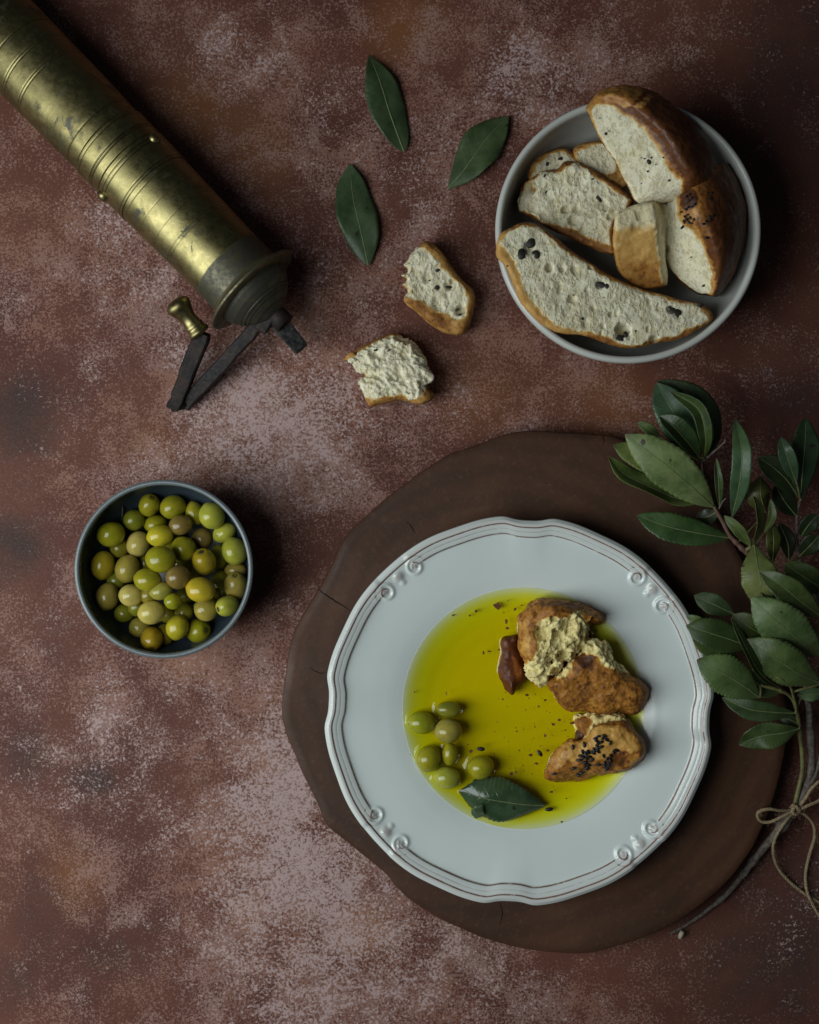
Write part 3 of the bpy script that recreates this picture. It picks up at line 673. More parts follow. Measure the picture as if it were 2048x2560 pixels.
DG, MG, LG, PG, BG, OG = (.030, .056, .024), (.046, .080, .032), (.085, .125, .055), (.125, .165, .090), (.034, .066, .048), (.075, .085, .026)

for L_, hw_, lab, kw in (
    ([(482, 640), (405, 430), (345, 240), (284, 82)], 112, 'upper left of three loose bay leaves, tip towards the top edge', dict(roll=-14, wide=.90, sharp=.74, col=(.044, .068, .044))),
    ([(732, 856), (830, 740), (960, 560), (1085, 434)], 118, 'loose bay leaf nearest the white bowl, pointing up to the right', dict(roll=8, wide=1.12, sharp=.86, col=(.046, .072, .042))),
    ([(278, 1294), (240, 1120), (190, 900), (172, 708)], 118, 'lowest loose bay leaf, with dark spots near its base, above the bread', dict(roll=-5, wide=1.0, sharp=.70, col=(.050, .080, .054)))):
    z = [.0035, .006, .0065, .0035]; c = kw.pop('col')
    o = leaf('bay_leaf', pts3('H', L_, z), hwm('H', hw_), c, fold=.10, curl=.16, wob=.16, serr=.014, **kw)
    tag(o, lab, 'leaf', 'loose bay leaves on the backdrop')
# spots on the third leaf
for (x, y, r, rz) in ((168, 1165, 17, .9), (240, 1242, 17, .6), (275, 395, 9, .3), (927, 583, 9, .3)):
    pass
# leaf in oil
zl = OIL_Z + .0022
lf = leaf('bay_leaf', pts3('E', [(948, 1390), (800, 1382), (600, 1352), (412, 1302)], [OIL_Z + .001, zl + .0035, zl + .003, OIL_Z + .0005]), hwm('E', 132), (.040, .068, .050), fold=.02, curl=.32, roll=4, serr=.03, mat='wet', wob=.12, sharp=.72)
tag(lf, 'wet dark green leaf floating in the oil beside the plate olives', 'leaf')
fl = leaf('leaf_flap', pts3('E', [(560, 1385), (535, 1420), (515, 1470)], [zl + .0042, zl + .0035, OIL_Z + .0006]), hwm('E', 40), (.055, .085, .068), fold=.05, curl=.2, parent=lf, mat='wet', rib=False)
float_outlines.append(Wn(closed(Z('E', [(412, 1302), (520, 1262), (620, 1238), (720, 1248), (820, 1295), (890, 1345), (945, 1390), (860, 1435), (770, 1492), (690, 1510), (600, 1492), (560, 1440), (520, 1480), (490, 1400), (450, 1350)]), 80), OIL_Z)[:, :2])

# ------------------------------------------------------------------ bread
def pillow(outline, zplane, prof, n=110, zipped=False):
    """outline px polygon; zplane(xy)->z of top face; prof [(inset px, dz m)] bottom to top"""
    c = closed(outline, n); t = np.roll(c, -2, 0) - np.roll(c, 2, 0); nn = np.stack([-t[:, 1], t[:, 0]], 1); nn /= np.linalg.norm(nn, axis=1)[:, None] + 1e-9
    area2 = np.sum(c[:, 0] * np.roll(c[:, 1], -1) - np.roll(c[:, 0], -1) * c[:, 1]); nn = nn if area2 > 0 else -nn
    rings = []
    for ins, dz in prof:
        q = c + nn * ins; rings.append(Wn(q, zplane(q) + dz))
    o = (len(rings) - 1) * n
    top = [(o + i, o + i + 1, o + n - i - 1, o + (n - i) % n) for i in range(1, n // 2 - 1)] + [(o, o + 1, o + n - 1)] if zipped else [tuple(range(o, o + n))]
    V = np.vstack(rings); F = grid_faces(len(rings), n, True) + top + [tuple(range(n))[::-1]]
    return V, F
def sections(secs, n=40):
    """secs: list of rings (equal counts, world pts) lofted smoothly"""
    A = np.array(secs, float); k = A.shape[1]; cols = [crom(A[:, j], n) for j in range(k)]
    G = np.stack(cols, 1); G2 = np.array([closed(r, 4 * k) for r in G]); m = 4 * k
    return G2.reshape(-1, 3), grid_faces(n, m, True) + [tuple(range(m))[::-1], tuple(range((n - 1) * m, n * m))]
def bread(name, label, cat, VF, tone_fn, *a_, tf=130, **k_):
    global TF
    TF = tf; return bread_(name, label, cat, VF, tone_fn, *a_, **k_)
TF = 130
def bread_(name, label, cat, VF, tone_fn, mat='bread', voxel=.00064, smooth=3, pore=1.0, torn=0.0, lump=.0006, tint=(1, 1, 1), seed=0, group=None, zmin=None, carve=None, cr_amp=.0004):
    me = mesh('tmp', *VF); bm = bmesh.new(); bm.from_mesh(me)
    bmesh.ops.triangulate(bm, faces=[f for f in bm.faces if len(f.verts) > 4], ngon_method='EAR_CLIP'); bmesh.ops.recalc_face_normals(bm, faces=bm.faces); bm.to_mesh(me); bm.free()
    tmp = bpy.data.objects.new('tmp', me); COL.objects.link(tmp); md = tmp.modifiers.new('r', 'REMESH'); md.mode = 'VOXEL'; md.voxel_size = voxel
    dg = bpy.context.evaluated_depsgraph_get(); m2 = bpy.data.meshes.new_from_object(tmp.evaluated_get(dg)); bpy.data.objects.remove(tmp)
    n = len(m2.vertices); V = np.empty(n * 3); m2.vertices.foreach_get('co', V); V = V.reshape(-1, 3)
    E = np.empty(len(m2.edges) * 2, np.int32); m2.edges.foreach_get('vertices', E); E = E.reshape(-1, 2); deg = np.bincount(E.ravel(), minlength=n)[:, None] + 1e-9
    for _ in range(smooth):
        A = np.zeros_like(V); np.add.at(A, E[:, 0], V[E[:, 1]]); np.add.at(A, E[:, 1], V[E[:, 0]]); V = .4 * V + .6 * A / deg
    def normals():
        m2.vertices.foreach_set('co', V.ravel()); m2.update(); N = np.empty(n * 3); m2.vertex_normals.foreach_get('vector', N); return N.reshape(-1, 3)
    N = normals(); px = to_px(V)
    jit = np.stack([fbm(V, 320, 3, 5 + seed), fbm(V, 320, 3, 9 + seed)], 1) * 7 + np.stack([fbm(V, 75, 2, 15 + seed), fbm(V, 75, 2, 19 + seed)], 1) * 9
    tone = 0
    for dx, dy in ((0, 0), (2.6, 0), (-2.6, 0), (0, 2.6), (0, -2.6)): tone = tone + tone_fn(px + jit + (dx, dy), V, N) / 5.
    crumb = sstep(.26, .10, tone)
    V = V + N * (fbm(V, 90, 3, seed) * lump * 1.6 + crumb * .0011 * fbm(V, 62, 2, 40 + seed))[:, None]
    pit = np.zeros(n)
    if pore:
        for f, dep, thr in ((430, .00045, .35), (250, .0012, .12), (150, .0020, .12), (95, .0030, .085), (760, .00028, .6)):
            st = V.copy(); st[:, :2] = st[:, :2] @ np.array([[1, .35], [-.2, .75]])
            st += np.stack([fbm(V, 350, 2, 80), fbm(V, 350, 2, 81), fbm(V, 350, 2, 82)], 1) * .0011
            d, h = worley(st, f, 20 + seed); g = sstep(.52, .10, d) * (h < thr) * (.4 + .6 * h / thr) * crumb
            V = V - N * (g * dep * pore)[:, None]; pit = np.maximum(pit, g)
    if torn:
        a0 = .6 + seed * .9; dr = np.array([math.cos(a0), math.sin(a0), .25]); U = V - np.outer(V @ dr, dr) * .34
        r = 1 - np.abs(fbm(U, TF * 1.25, 3, 60 + seed)) * 2.2
        V = V + N * (crumb * torn * (r - .5) + crumb * torn * .38 * fbm(U, 330, 2, 70 + seed) + crumb * min(torn, .003) * .42 * fbm(V, 640, 2, 75 + seed))[:, None]; pit = np.maximum(pit, crumb * sstep(.35, -.35, r) * .9)
    V = V + N * ((1 - crumb) * fbm(V, 330, 4, 31 + seed, .65) * cr_amp * 1.3)[:, None]
    if carve: 
        px = to_px(V)
        for (cx, cy, r, dep) in carve:
            d = np.hypot(px[:, 0] - cx, px[:, 1] - cy) / r + .25 * fbm(V, 300, 2, 3); g = sstep(1.0, .35, d) * (N[:, 2] > .1); V[:, 2] -= g * dep; pit = np.maximum(pit, g * .9)
    if zmin is not None: V[:, 2] = np.maximum(V[:, 2], zmin)
    m2.vertices.foreach_set('co', V.ravel()); m2.update(); m2.name = name; m2.materials.clear()
    attr(m2, 'tone', tone); attr(m2, 'pit', pit)
    o = link(name, m2, M[mat], None, (V[:, 0].mean(), V[:, 1].mean(), V[:, 2].min())); o.color = (*tint, 1)
    if label: tag(o, label, cat, group)
    return o, V
def polytone(base, polys):
    """base tone outside; polys = [(px polygon, tone)] later wins, upward faces only"""
    def fn(px, V, N):
        t = np.full(len(px), float(base))
        for p, v in polys: t[inpoly(px, p) & (N[:, 2] > .05)] = v
        return t
    return fn
def plane(ref, z, gx=0, gy=0): return lambda q: z + (q[:, 0] - ref[0]) * gx + (q[:, 1] - ref[1]) * gy
def surf_z(V, x, y, r=5.0):
    px = to_px(V); d = np.hypot(px[:, 0] - x, px[:, 1] - y); m = d < r
    return V[m, 2].max() if m.any() else V[d.argmin(), 2]
def ellipsoid(name, mat):
    nu, nv = 7, 10; V = []
    for i in range(nu + 1):
        a = math.pi * i / nu
        for j in range(nv): b = 2 * math.pi * j / nv; V.append((math.cos(a), math.sin(a) * math.cos(b) * (1 + .12 * math.cos(a)), math.sin(a) * math.sin(b)))
    me = mesh(name, V, grid_faces(nu + 1, nv, True)); bm = bmesh.new(); bm.from_mesh(me); bmesh.ops.remove_doubles(bm, verts=bm.verts, dist=1e-5); bmesh.ops.recalc_face_normals(bm, faces=bm.faces); bm.to_mesh(me); bm.free()
    me.materials.append(M[mat]); me.polygons.foreach_set('use_smooth', [True] * len(me.polygons)); return me
SEEDM = ellipsoid('seed', 'seed')
def seeds(parent, V, k, L, ln=.00125, wd=.00068):
    for (x, y) in L:
        p = Z1(k, x, y); z = surf_z(V, *p) ; o = bpy.data.objects.new('seed', SEEDM); COL.objects.link(o); o.parent = parent
        o.location = W(*p, z + .0004) - parent.location; s = random.uniform(.85, 1.2); o.scale = (ln * s, wd * s, wd * .8 * s); o.rotation_euler = (0, random.uniform(-.4, .4), random.uniform(0, math.pi))
def bits(parent, V, k, L):
    """dark olive pieces baked into the crumb"""
    for (x, y, rx, ry, rot) in L:
        p = Z1(k, x, y); z = surf_z(V, *p, 6); f = ZO[k][2]; me = SEEDM.copy(); me.name = 'olive_piece'; me.materials.clear(); me.materials.append(M['oliveb'])
        co = np.empty(len(me.vertices) * 3); me.vertices.foreach_get('co', co); co = co.reshape(-1, 3); co = co * (1 + .28 * fbm(co + RNG.random(3) * 9, 1.7, 2, int(x)))[:, None]; me.vertices.foreach_set('co', co.ravel())
        o = bpy.data.objects.new('olive_piece', me); COL.objects.link(o); o.parent = parent; o.location = W(*p, z - .0008) - parent.location
        o.scale = (mm(rx * f, z), mm(ry * f, z), .0011); o.rotation_euler = (0, 0, math.radians(rot))

# --- two pieces on the backdrop
sil = Z('H', [(500, 1268), (560, 1190), (605, 1150), (650, 1165), (705, 1225), (765, 1315), (825, 1385), (872, 1435), (888, 1495), (872, 1585), (842, 1662), (800, 1692), (720, 1680), (640, 1632), (560, 1562), (480, 1490), (505, 1440), (470, 1400), (500, 1375), (462, 1350), (505, 1325), (478, 1290)])
cr = Z('H', [(470, 1260), (570, 1180), (640, 1215), (700, 1300), (760, 1375), (825, 1425), (852, 1500), (832, 1590), (785, 1612), (700, 1572), (600, 1502), (470, 1475), (440, 1380)])
dk = Z('H', [(500, 1480), (600, 1515), (700, 1590), (740, 1680), (640, 1640), (540, 1560)])
br, V = bread('bread_chunk', 'torn bread wedge with golden crust lying nearer the bay leaves', 'bread', pillow(sil, plane(Z1('H', 680, 1420), .024, -.00003, -.00002), [(10, -.0225), (2, -.018), (0, -.009), (3, -.003), (9, -.0006), (16, 0)]),
              polytone(.40, [(dk, .55), (cr, 0.0)]), pore=1.5, torn=.0008, seed=1, zmin=.0006, group='bread pieces on the backdrop',
              carve=[(*Z1('H', 735, 1410), 14, .0022), (*Z1('H', 808, 1550), 16, .0035)])
bits(br, V, 'H', [(672, 1320, 15, 10, 10), (668, 1420, 17, 15, 0), (738, 1418, 26, 8, -8), (630, 1380, 8, 6, 0), (803, 1575, 10, 7, 40), (790, 1545, 10, 5, 70)])
sil = Z('H', [(128, 1832), (200, 1780), (300, 1722), (420, 1684), (470, 1708), (535, 1742), (592, 1800), (622, 1880), (648, 1940), (596, 1985), (652, 2028), (642, 2062), (580, 2092), (500, 2072), (450, 2070), (360, 2092), (290, 2106), (265, 2072), (240, 2002), (225, 1962), (262, 1922), (205, 1882), (185, 1845)])
cr = Z('H', [(165, 1842), (300, 1745), (425, 1700), (480, 1690), (680, 1800), (700, 1990), (600, 2010), (560, 2050), (470, 2040), (380, 2040), (300, 2060), (255, 2050), (200, 1980), (240, 1920), (180, 1880)])
br, V = bread('bread_chunk', 'ragged torn bread chunk, mostly white crumb, nearest the mill crank', 'bread', pillow(sil, plane(Z1('H', 430, 1900), .025, .00001, .00003), [(12, -.024), (3, -.018), (0, -.010), (4, -.004), (12, -.001), (24, .0006)]),
              polytone(.42, [(cr, 0.0)]), pore=1.7, tf=140, torn=.0024, seed=2, zmin=.0006, group='bread pieces on the backdrop')
bits(br, V, 'H', [(322, 1778, 14, 7, 10), (395, 1780, 12, 5, 40)])

# ------------------------------------------------------------------ white bowl with bread
WR, WH = mm(777 * .42899, .070), .070
WC = W(*Z1('B', 868, 918), WH)
po = smooth_prof([(.036, .004), (WR * .70, .012), (WR * .90, .034), (WR * .985, .058), (WR, WH - .003)], 28)
pi_ = [(WR - .0007, WH - .0006), (WR - .0022, WH), (WR - .0038, WH - .0008)] + smooth_prof([(WR - .0044, WH - .004), (WR * .935, .052), (WR * .84, .032), (WR * .60, .013), (.02, .008), (.0006, .008)], 34)
wb = bowl('bread_bowl', WC, po, pi_, M['bowlw'], 'white ceramic bowl heaped with bread pieces', 160)
v, f = revolve([(.032, .0), (.036, .0), (.038, .005), (.033, .0055)], 96); v = v + np.array([WC.x, WC.y, 0]); me = mesh('foot_ring', v, f + [tuple(range(3 * 96, 4 * 96))]); fixn(me); link('foot_ring', me, M['bowlw'], wb, (WC.x, WC.y, 0))
G_W = 'bread pieces in the white bowl'
# back slices
sil = Z('B', [(285, 640), (290, 560), (330, 500), (400, 462), (480, 442), (540, 470), (600, 545), (620, 650), (560, 760), (420, 800), (320, 740)])
br, V = bread('bread_slice', 'shadowed bread slice at the back left of the white bowl', 'bread', pillow(sil, plane(Z1('B', 430, 580), .050, -.00002, .00002), [(6, -.016), (0, -.008), (2, -.001), (6, 0)]), polytone(.42, [(Z('B', [(300, 640), (310, 560), (345, 515), (410, 478), (480, 458), (530, 480), (640, 560), (640, 700), (420, 800)]), 0.02)]), seed=3, group=G_W, pore=1.2)
bits(br, V, 'B', [(392, 538, 16, 11, 60), (468, 508, 22, 12, 10)])
sil = Z('B', [(540, 465), (560, 430), (640, 408), (710, 398), (770, 425), (830, 520), (860, 640), (800, 700), (680, 640), (580, 560)])
br, V = bread('bread_slice', 'bread slice wedged behind, between the big loaf and back wall', 'bread', pillow(sil, plane(Z1('B', 680, 520), .053, .00003, .00002), [(6, -.018), (0, -.008), (2, -.001), (6, 0)]), polytone(.42, [(Z('B', [(552, 465), (572, 440), (640, 420), (710, 410), (760, 430), (800, 520), (790, 580), (700, 590), (600, 545)]), 0.03)]), seed=4, group=G_W)
# middle chunk
sil = Z('B', [(222, 800), (235, 700), (258, 635), (325, 603), (365, 575), (455, 560), (490, 522), (560, 528), (650, 560), (740, 615), (830, 675), (893, 740), (872, 800), (800, 860), (790, 950), (782, 1065), (640, 1022), (520, 962), (400, 912), (330, 872), (300, 850)])
cr = Z('B', [(222, 800), (240, 690), (262, 645), (330, 612), (370, 582), (455, 570), (490, 540), (560, 545), (640, 580), (730, 640), (815, 700), (880, 745), (860, 800), (775, 850), (765, 950), (760, 1010), (640, 975), (520, 920), (400, 880), (330, 850), (300, 835)])
mid = lambda q: .060 + (q[:, 0] - 1450) * .00002 + np.clip((1345 - q[:, 0]) / 30, 0, 1) * -.006
br, V = bread('bread_chunk', 'thick torn bread chunk with fibrous crumb in the middle of the bowl', 'bread', pillow(sil, mid, [(16, -.026), (4, -.018), (0, -.009), (2, -.003), (6, -.0006), (12, 0)]), polytone(.55, [(cr, 0.0)]), torn=.0010, pore=1.15, seed=5, group=G_W,
              carve=[(*Z1('B', 500, 800), 14, .003), (*Z1('B', 545, 865), 17, .004), (*Z1('B', 600, 925), 14, .003), (*Z1('B', 300, 790), 14, .003)])
bits(br, V, 'B', [(690, 735, 22, 13, -30), (655, 625, 14, 5, 10), (378, 605, 12, 7, 60), (385, 700, 12, 7, 60), (700, 750, 10, 10, 0), (795, 915, 8, 5, 20)])
# long slice
sil = Z('B', [(120, 940), (180, 908), (250, 873), (335, 888), (425, 948), (525, 1035), (645, 1115), (765, 1185), (900, 1250), (1020, 1285), (1150, 1325), (1262, 1345), (1335, 1378), (1358, 1440), (1290, 1492), (1180, 1548), (1060, 1575), (1000, 1588), (900, 1612), (800, 1602), (700, 1572), (600, 1538), (480, 1528), (395, 1492), (315, 1432), (245, 1350), (195, 1240), (145, 1130), (98, 1078), (98, 1000)])
cr = Z('B', [(160, 930), (250, 885), (330, 905), (415, 965), (515, 1052), (635, 1130), (755, 1205), (895, 1270), (1020, 1305), (1150, 1345), (1255, 1362), (1320, 1390), (1338, 1435), (1280, 1470), (1170, 1525), (1050, 1552), (990, 1568), (900, 1590), (800, 1580), (700, 1545), (600, 1508), (490, 1490), (420, 1450), (350, 1395), (290, 1315), (240, 1215), (195, 1110), (160, 1040), (120, 1000)])
gold = Z('B', [(80, 900), (180, 900), (200, 1000), (300, 1300), (400, 1450), (620, 1500), (620, 1560), (380, 1520), (80, 1200)])
br, V = bread('bread_slice', 'long front slice dotted with olive pieces, leaning over the bowl rim', 'bread', pillow(sil, plane(Z1('B', 600, 1250), .0735, -.000022, -.000012), [(20, -.022), (8, -.016), (1, -.009), (0, -.004), (4, -.0012), (10, 0)], 150), polytone(.50, [(gold, .33), (cr, 0.0)]), pore=1.35, torn=.0004, seed=6, group=G_W,
              carve=[(*Z1('B', 835, 1505), 22, .007), (*Z1('B', 405, 1140), 13, .004), (*Z1('B', 290, 1030), 20, .002), (*Z1('B', 1020, 1560), 16, .004), (*Z1('B', 700, 1235), 15, .002), (*Z1('B', 480, 1150), 10, .002), (*Z1('B', 1110, 1385), 14, .002)])
bits(br, V, 'B', [(292, 990, 30, 36, 20), (238, 1062, 28, 34, 10), (328, 1062, 26, 28, 0), (715, 1243, 44, 18, -18), (740, 1250, 15, 22, 0), (1138, 1398, 38, 26, -25), (815, 1555, 34, 24, 10), (850, 1535, 14, 26, 0), (595, 1438, 11, 10, 0), (1285, 1357, 18, 12, 0), (908, 1510, 8, 7, 0), (1105, 1370, 10, 8, 0), (160, 1130, 7, 5, 0), (545, 1300, 5, 5, 0)])
# big loaf pieces
def loaf_secs(L, k='B'):
    out = []
    for (l, zl_), (e, ze), (o, zo), bul in L:
        l, e, o = np.array(Z1(k, *l)), np.array(Z1(k, *e)), np.array(Z1(k, *o))
        g = lambda p, z: tuple(W(p[0], p[1], z))
        m = (l + o) / 2
        out.append([g(l, zl_), g(l * .5 + e * .5, zl_ * .5 + ze * .5), g(e, ze), g(e * .72 + o * .28, ze + bul), g(e * .40 + o * .60, ze * .75 + zo * .25 + bul * 1.1), g(e * .12 + o * .88, ze * .35 + zo * .65 + bul * .6), g(o, zo), g(o * .9 + l * .1, zo - .010), g(o * .55 + l * .45, zo - .016), g(l * .85 + o * .15, zl_ - .012)])
    return out
secs = loaf_secs([((608, 215), .083), ((655, 158), .088), ((690, 100), .082), .001] and [
    (((612, 215), .084), ((665, 160), .087), ((700, 108), .080), .001),
    (((636, 262), .086), ((765, 160), .092), ((850, 76), .079), .003),
    (((672, 338), .086), ((905, 262), .095), ((1050, 135), .077), .005),
    (((735, 445), .085), ((1030, 385), .096), ((1230, 290), .074), .006),
    (((808, 565), .083), ((1115, 530), .095), ((1345, 450), .070), .006),
    (((870, 690), .079), ((1175, 640), .091), ((1400, 560), .066), .005),
    (((905, 755), .076), ((1170, 690), .086), ((1420, 640), .066), .003),
    (((960, 790), .066), ((1200, 735), .074), ((1440, 690), .058), .002)])
lp = Z('B', [(612, 200), (690, 182), (760, 165), (832, 212), (922, 282), (1002, 362), (1060, 442), (1112, 532), (1150, 602), (1190, 665), (1200, 760), (1100, 810), (980, 860), (880, 840), (850, 710), (800, 560), (700, 405), (640, 290)])
lc = Z('B', [(645, 225), (695, 192), (760, 178), (822, 222), (908, 292), (988, 372), (1046, 452), (1098, 542), (1138, 612), (1172, 665), (1190, 760), (1100, 810), (980, 860), (880, 840), (860, 700), (815, 560), (720, 395), (665, 290)])
tip_ = Z('B', [(560, 60), (900, 60), (960, 120), (880, 200), (760, 170), (640, 240), (560, 300)])
seam = Z('B', [(900, 190), (1000, 130), (1030, 150), (930, 215)])
edge_ = Z('B', [(760, 165), (840, 200), (1010, 350), (1120, 520), (1200, 650), (1160, 690), (1080, 520), (980, 380), (900, 290)])
br, V = bread('bread_loaf_piece', 'big glossy brown loaf piece with white cut face, topping the bowl', 'bread', sections(secs, 60), polytone(.80, [(tip_, .42), (seam, .36), (edge_, .60), (lp, .36), (lc, 0.0)]), 'loaf', pore=.75, lump=.0007, seed=7, group=G_W, smooth=9)
bits(br, V, 'B', [(735, 360, 10, 12, 40), (752, 345, 6, 5, 0), (988, 522, 16, 20, 50), (960, 505, 8, 5, 0), (1000, 500, 7, 7, 0), (978, 578, 7, 6, 0), (940, 500, 5, 4, 0), (1068, 498, 6, 5, 0), (1103, 632, 8, 6, 0), (700, 270, 5, 4, 0), (1025, 540, 5, 4, 0), (940, 650, 4, 4, 0)])
secs = loaf_secs([
    (((1120, 690), .066), ((1195, 630), .082), ((1440, 520), .062), .004),
    (((1080, 800), .058), ((1165, 780), .083), ((1500, 630), .063), .009),
    (((1050, 880), .056), ((1185, 885), .081), ((1548, 780), .060), .011),
    (((1050, 980), .054), ((1265, 960), .080), ((1552, 920), .058), .010),
    (((1080, 1090), .052), ((1330, 1075), .077), ((1525, 1060), .056), .007),
    (((1150, 1205), .052), ((1362, 1190), .072), ((1470, 1190), .056), .004),
    (((1270, 1290), .052), ((1345, 1300), .066), ((1395, 1310), .056), .001)])
lc = Z('B', [(1080, 720), (1140, 725), (1150, 850), (1185, 905), (1240, 925), (1290, 1005), (1328, 1090), (1350, 1180), (1345, 1270), (1320, 1312), (1240, 1290), (1150, 1250), (1060, 1180), (1020, 1000), (1050, 850)])
lp = Z('B', [(1080, 700), (1150, 720), (1165, 850), (1200, 890), (1260, 905), (1310, 1000), (1348, 1090), (1370, 1180), (1368, 1270), (1335, 1322), (1240, 1300), (1150, 1250), (1060, 1180), (1020, 1000), (1050, 850)])
knob = Z('B', [(1165, 690), (1200, 665), (1250, 690), (1265, 740), (1245, 790), (1200, 800), (1165, 770)])
ring = Z('B', [(1150, 690), (1200, 645), (1270, 670), (1290, 740), (1270, 820), (1260, 900), (1200, 890), (1160, 850)])
lite = Z('B', [(1200, 600), (1350, 500), (1420, 560), (1330, 640), (1310, 760), (1350, 960), (1290, 960), (1260, 850), (1285, 700)])
br, V = bread('bread_loaf_piece', 'dark brown loaf piece sprinkled with black seeds at the right of the bowl', 'bread', sections(secs, 60), polytone(.80, [(lite, .62), (ring, .46), (knob, .92), (lp, .36), (lc, 0.0)]), 'loaf', pore=.75, lump=.0008, seed=8, group=G_W, smooth=8)
seeds(br, V, 'B', [(1200, 800), (1215, 788), (1235, 785), (1250, 770), (1175, 815), (1195, 845), (1210, 832), (1205, 860), (1190, 872), (1217, 875), (1230, 882), (1245, 860), (1180, 905), (1225, 850), (1340, 845), (1355, 840), (1345, 862), (1305, 885), (1325, 965), (1345, 740), (1350, 705), (1320, 872), (1215, 750), (1230, 735), (1205, 725), (1225, 712)])
bits(br, V, 'B', [(1303, 1245, 10, 7, 30), (1230, 1080, 4, 4, 0)])
# small cube chunk on top
sil = Z('B', [(950, 766), (1040, 760), (1092, 762), (1125, 800), (1120, 900), (1090, 1010), (1085, 1110), (1085, 1235), (1000, 1266), (920, 1262), (850, 1212), (805, 1150), (783, 1080), (775, 990), (785, 900), (795, 825), (860, 790)])
ctop = Z('B', [(780, 960), (800, 820), (900, 778), (1000, 760), (1150, 760), (1150, 1240), (1092, 1240), (1042, 1120), (1030, 1020), (1020, 925), (945, 908), (835, 925)])
ctan = Z('B', [(780, 980), (795, 830), (900, 790), (860, 900), (830, 930)])
cbr = Z('B', [(775, 1100), (1050, 1090), (1090, 1280), (850, 1290)])
zc = lambda q: .083 - np.clip((q[:, 1] - 566) / 130, 0, 1.2) * .019 - np.clip((q[:, 0] - 1640 - (q[:, 1] - 566) * .14) / 22, 0, 1) * .018
br, V = bread('bread_cube', 'small chunky bread cube with golden crust sitting on the centre', 'bread', pillow(sil, zc, [(10, -.020), (3, -.016), (0, -.010), (1, -.003), (4, -.0006), (8, 0), (14, 0), (20, 0), (27, 0), (34, 0), (42, 0)], zipped=True), cube_tone, 'loaf', pore=.7, smooth=1, seed=9, group=G_W)

# ------------------------------------------------------------------ bread in the oil
G_O = 'bread pieces in the plate of oil'
YT = (1.06, 1.0, .68)
def floatout(sil):
    c = closed(sil, 110); m_ = c.mean(0); float_outlines.append(Wn(m_ + (c - m_) * .975, OIL_Z)[:, :2])
zpb = PZ + .0062
sil = Z('E', [(680, 362), (735, 345), (775, 338), (792, 450), (816, 520), (822, 600), (775, 655), (742, 706), (705, 662), (662, 560), (680, 450)])
ridge = Z('E', [(745, 460), (775, 470), (815, 560), (812, 610), (770, 640), (775, 580)])
br, V = bread('crust_piece', 'dark reddish-brown soaked crust strip left of the torn bread', 'bread', pillow(sil, plane((1280, 1660), OIL_Z + .006), [(5, -.012), (0, -.006), (3, -.003), (9, -.0006), (18, .001)]), polytone(.86, [(ridge, .66)]), 'loaf', lump=.0020, seed=10, group=G_O, tint=(1.1, .86, .7)); floatout(sil)
sil = Z('E', [(780, 370), (782, 260), (805, 200), (862, 158), (922, 124), (1005, 132), (1105, 148), (1200, 176), (1262, 198), (1298, 238), (1272, 268), (1225, 262), (1205, 300), (1212, 390), (1150, 432), (1112, 452), (1062, 505), (1002, 585), (952, 642), (890, 638), (858, 602), (850, 540), (822, 485), (795, 452)])
cr = Z('E', [(930, 245), (1010, 225), (1090, 235), (1130, 175), (1175, 185), (1205, 270), (1215, 395), (1150, 440), (1112, 460), (1062, 510), (1002, 595), (940, 660), (880, 645), (845, 600), (835, 510), (880, 470), (905, 400), (890, 320)])
dk1 = Z('E', [(980, 120), (1200, 165), (1120, 200), (1000, 200)])
gd = Z('E', [(790, 240), (850, 330), (850, 470), (790, 440)])
zt = lambda q: OIL_Z + .020 + .010 * np.exp(-((q[:, 0] - 1400) / 60) ** 2 - ((q[:, 1] - 1560) / 60) ** 2) - .006 * sstep(1640, 1700, q[:, 1])
br, V = bread('torn_bread', 'torn bread with open yellow crumb and brown crust, topmost in the plate', 'bread', pillow(sil, zt, [(5, -.026), (0, -.018), (0, -.010), (4, -.004), (12, -.0005), (26, .001)]), polytone(.50, [(dk1, .64), (gd, .38), (cr, 0.03)]), tf=125, torn=.0034, pore=1.8, lump=.0024, seed=11, group=G_O, tint=YT, cr_amp=.0007,
              carve=[(*Z1('E', 920, 330), 26, .005), (*Z1('E', 1060, 470), 22, .005), (*Z1('E', 1240, 330), 22, .008)]); floatout(sil)
sil = Z('E', [(953, 625), (1030, 580), (1105, 502), (1178, 440), (1200, 400), (1260, 368), (1320, 382), (1340, 450), (1402, 520), (1452, 582), (1530, 618), (1578, 690), (1548, 790), (1500, 832), (1400, 818), (1300, 828), (1200, 805), (1100, 802), (1038, 772), (995, 700)])
cr = Z('E', [(1010, 605), (1105, 495), (1178, 430), (1200, 390), (1260, 355), (1340, 370), (1420, 520), (1470, 590), (1330, 535), (1265, 462), (1195, 448), (1142, 486), (1132, 530), (1055, 602)])
dk1 = Z('E', [(1140, 485), (1190, 450), (1260, 465), (1250, 530), (1190, 540)])
dk2 = Z('E', [(960, 640), (1040, 690), (1110, 780), (1030, 780)])
br, V = bread('torn_bread', 'brown rough-crusted bread piece below the torn crumb, with dark burnt spot', 'bread', pillow(sil, plane(Z1('E', 1280, 640), OIL_Z + .019, 0, -.00005), [(5, -.024), (0, -.017), (0, -.010), (5, -.005), (16, -.0012), (30, .0006)]), polytone(.53, [(dk2, .64), (cr, .03), (dk1, .92)]), torn=.0020, pore=1.4, lump=.0010, seed=12, group=G_O, tint=YT, cr_amp=.0009); floatout(sil)
sil = Z('E', [(1125, 850), (1200, 825), (1330, 815), (1440, 845), (1500, 940), (1480, 1010), (1300, 1020), (1180, 980)])
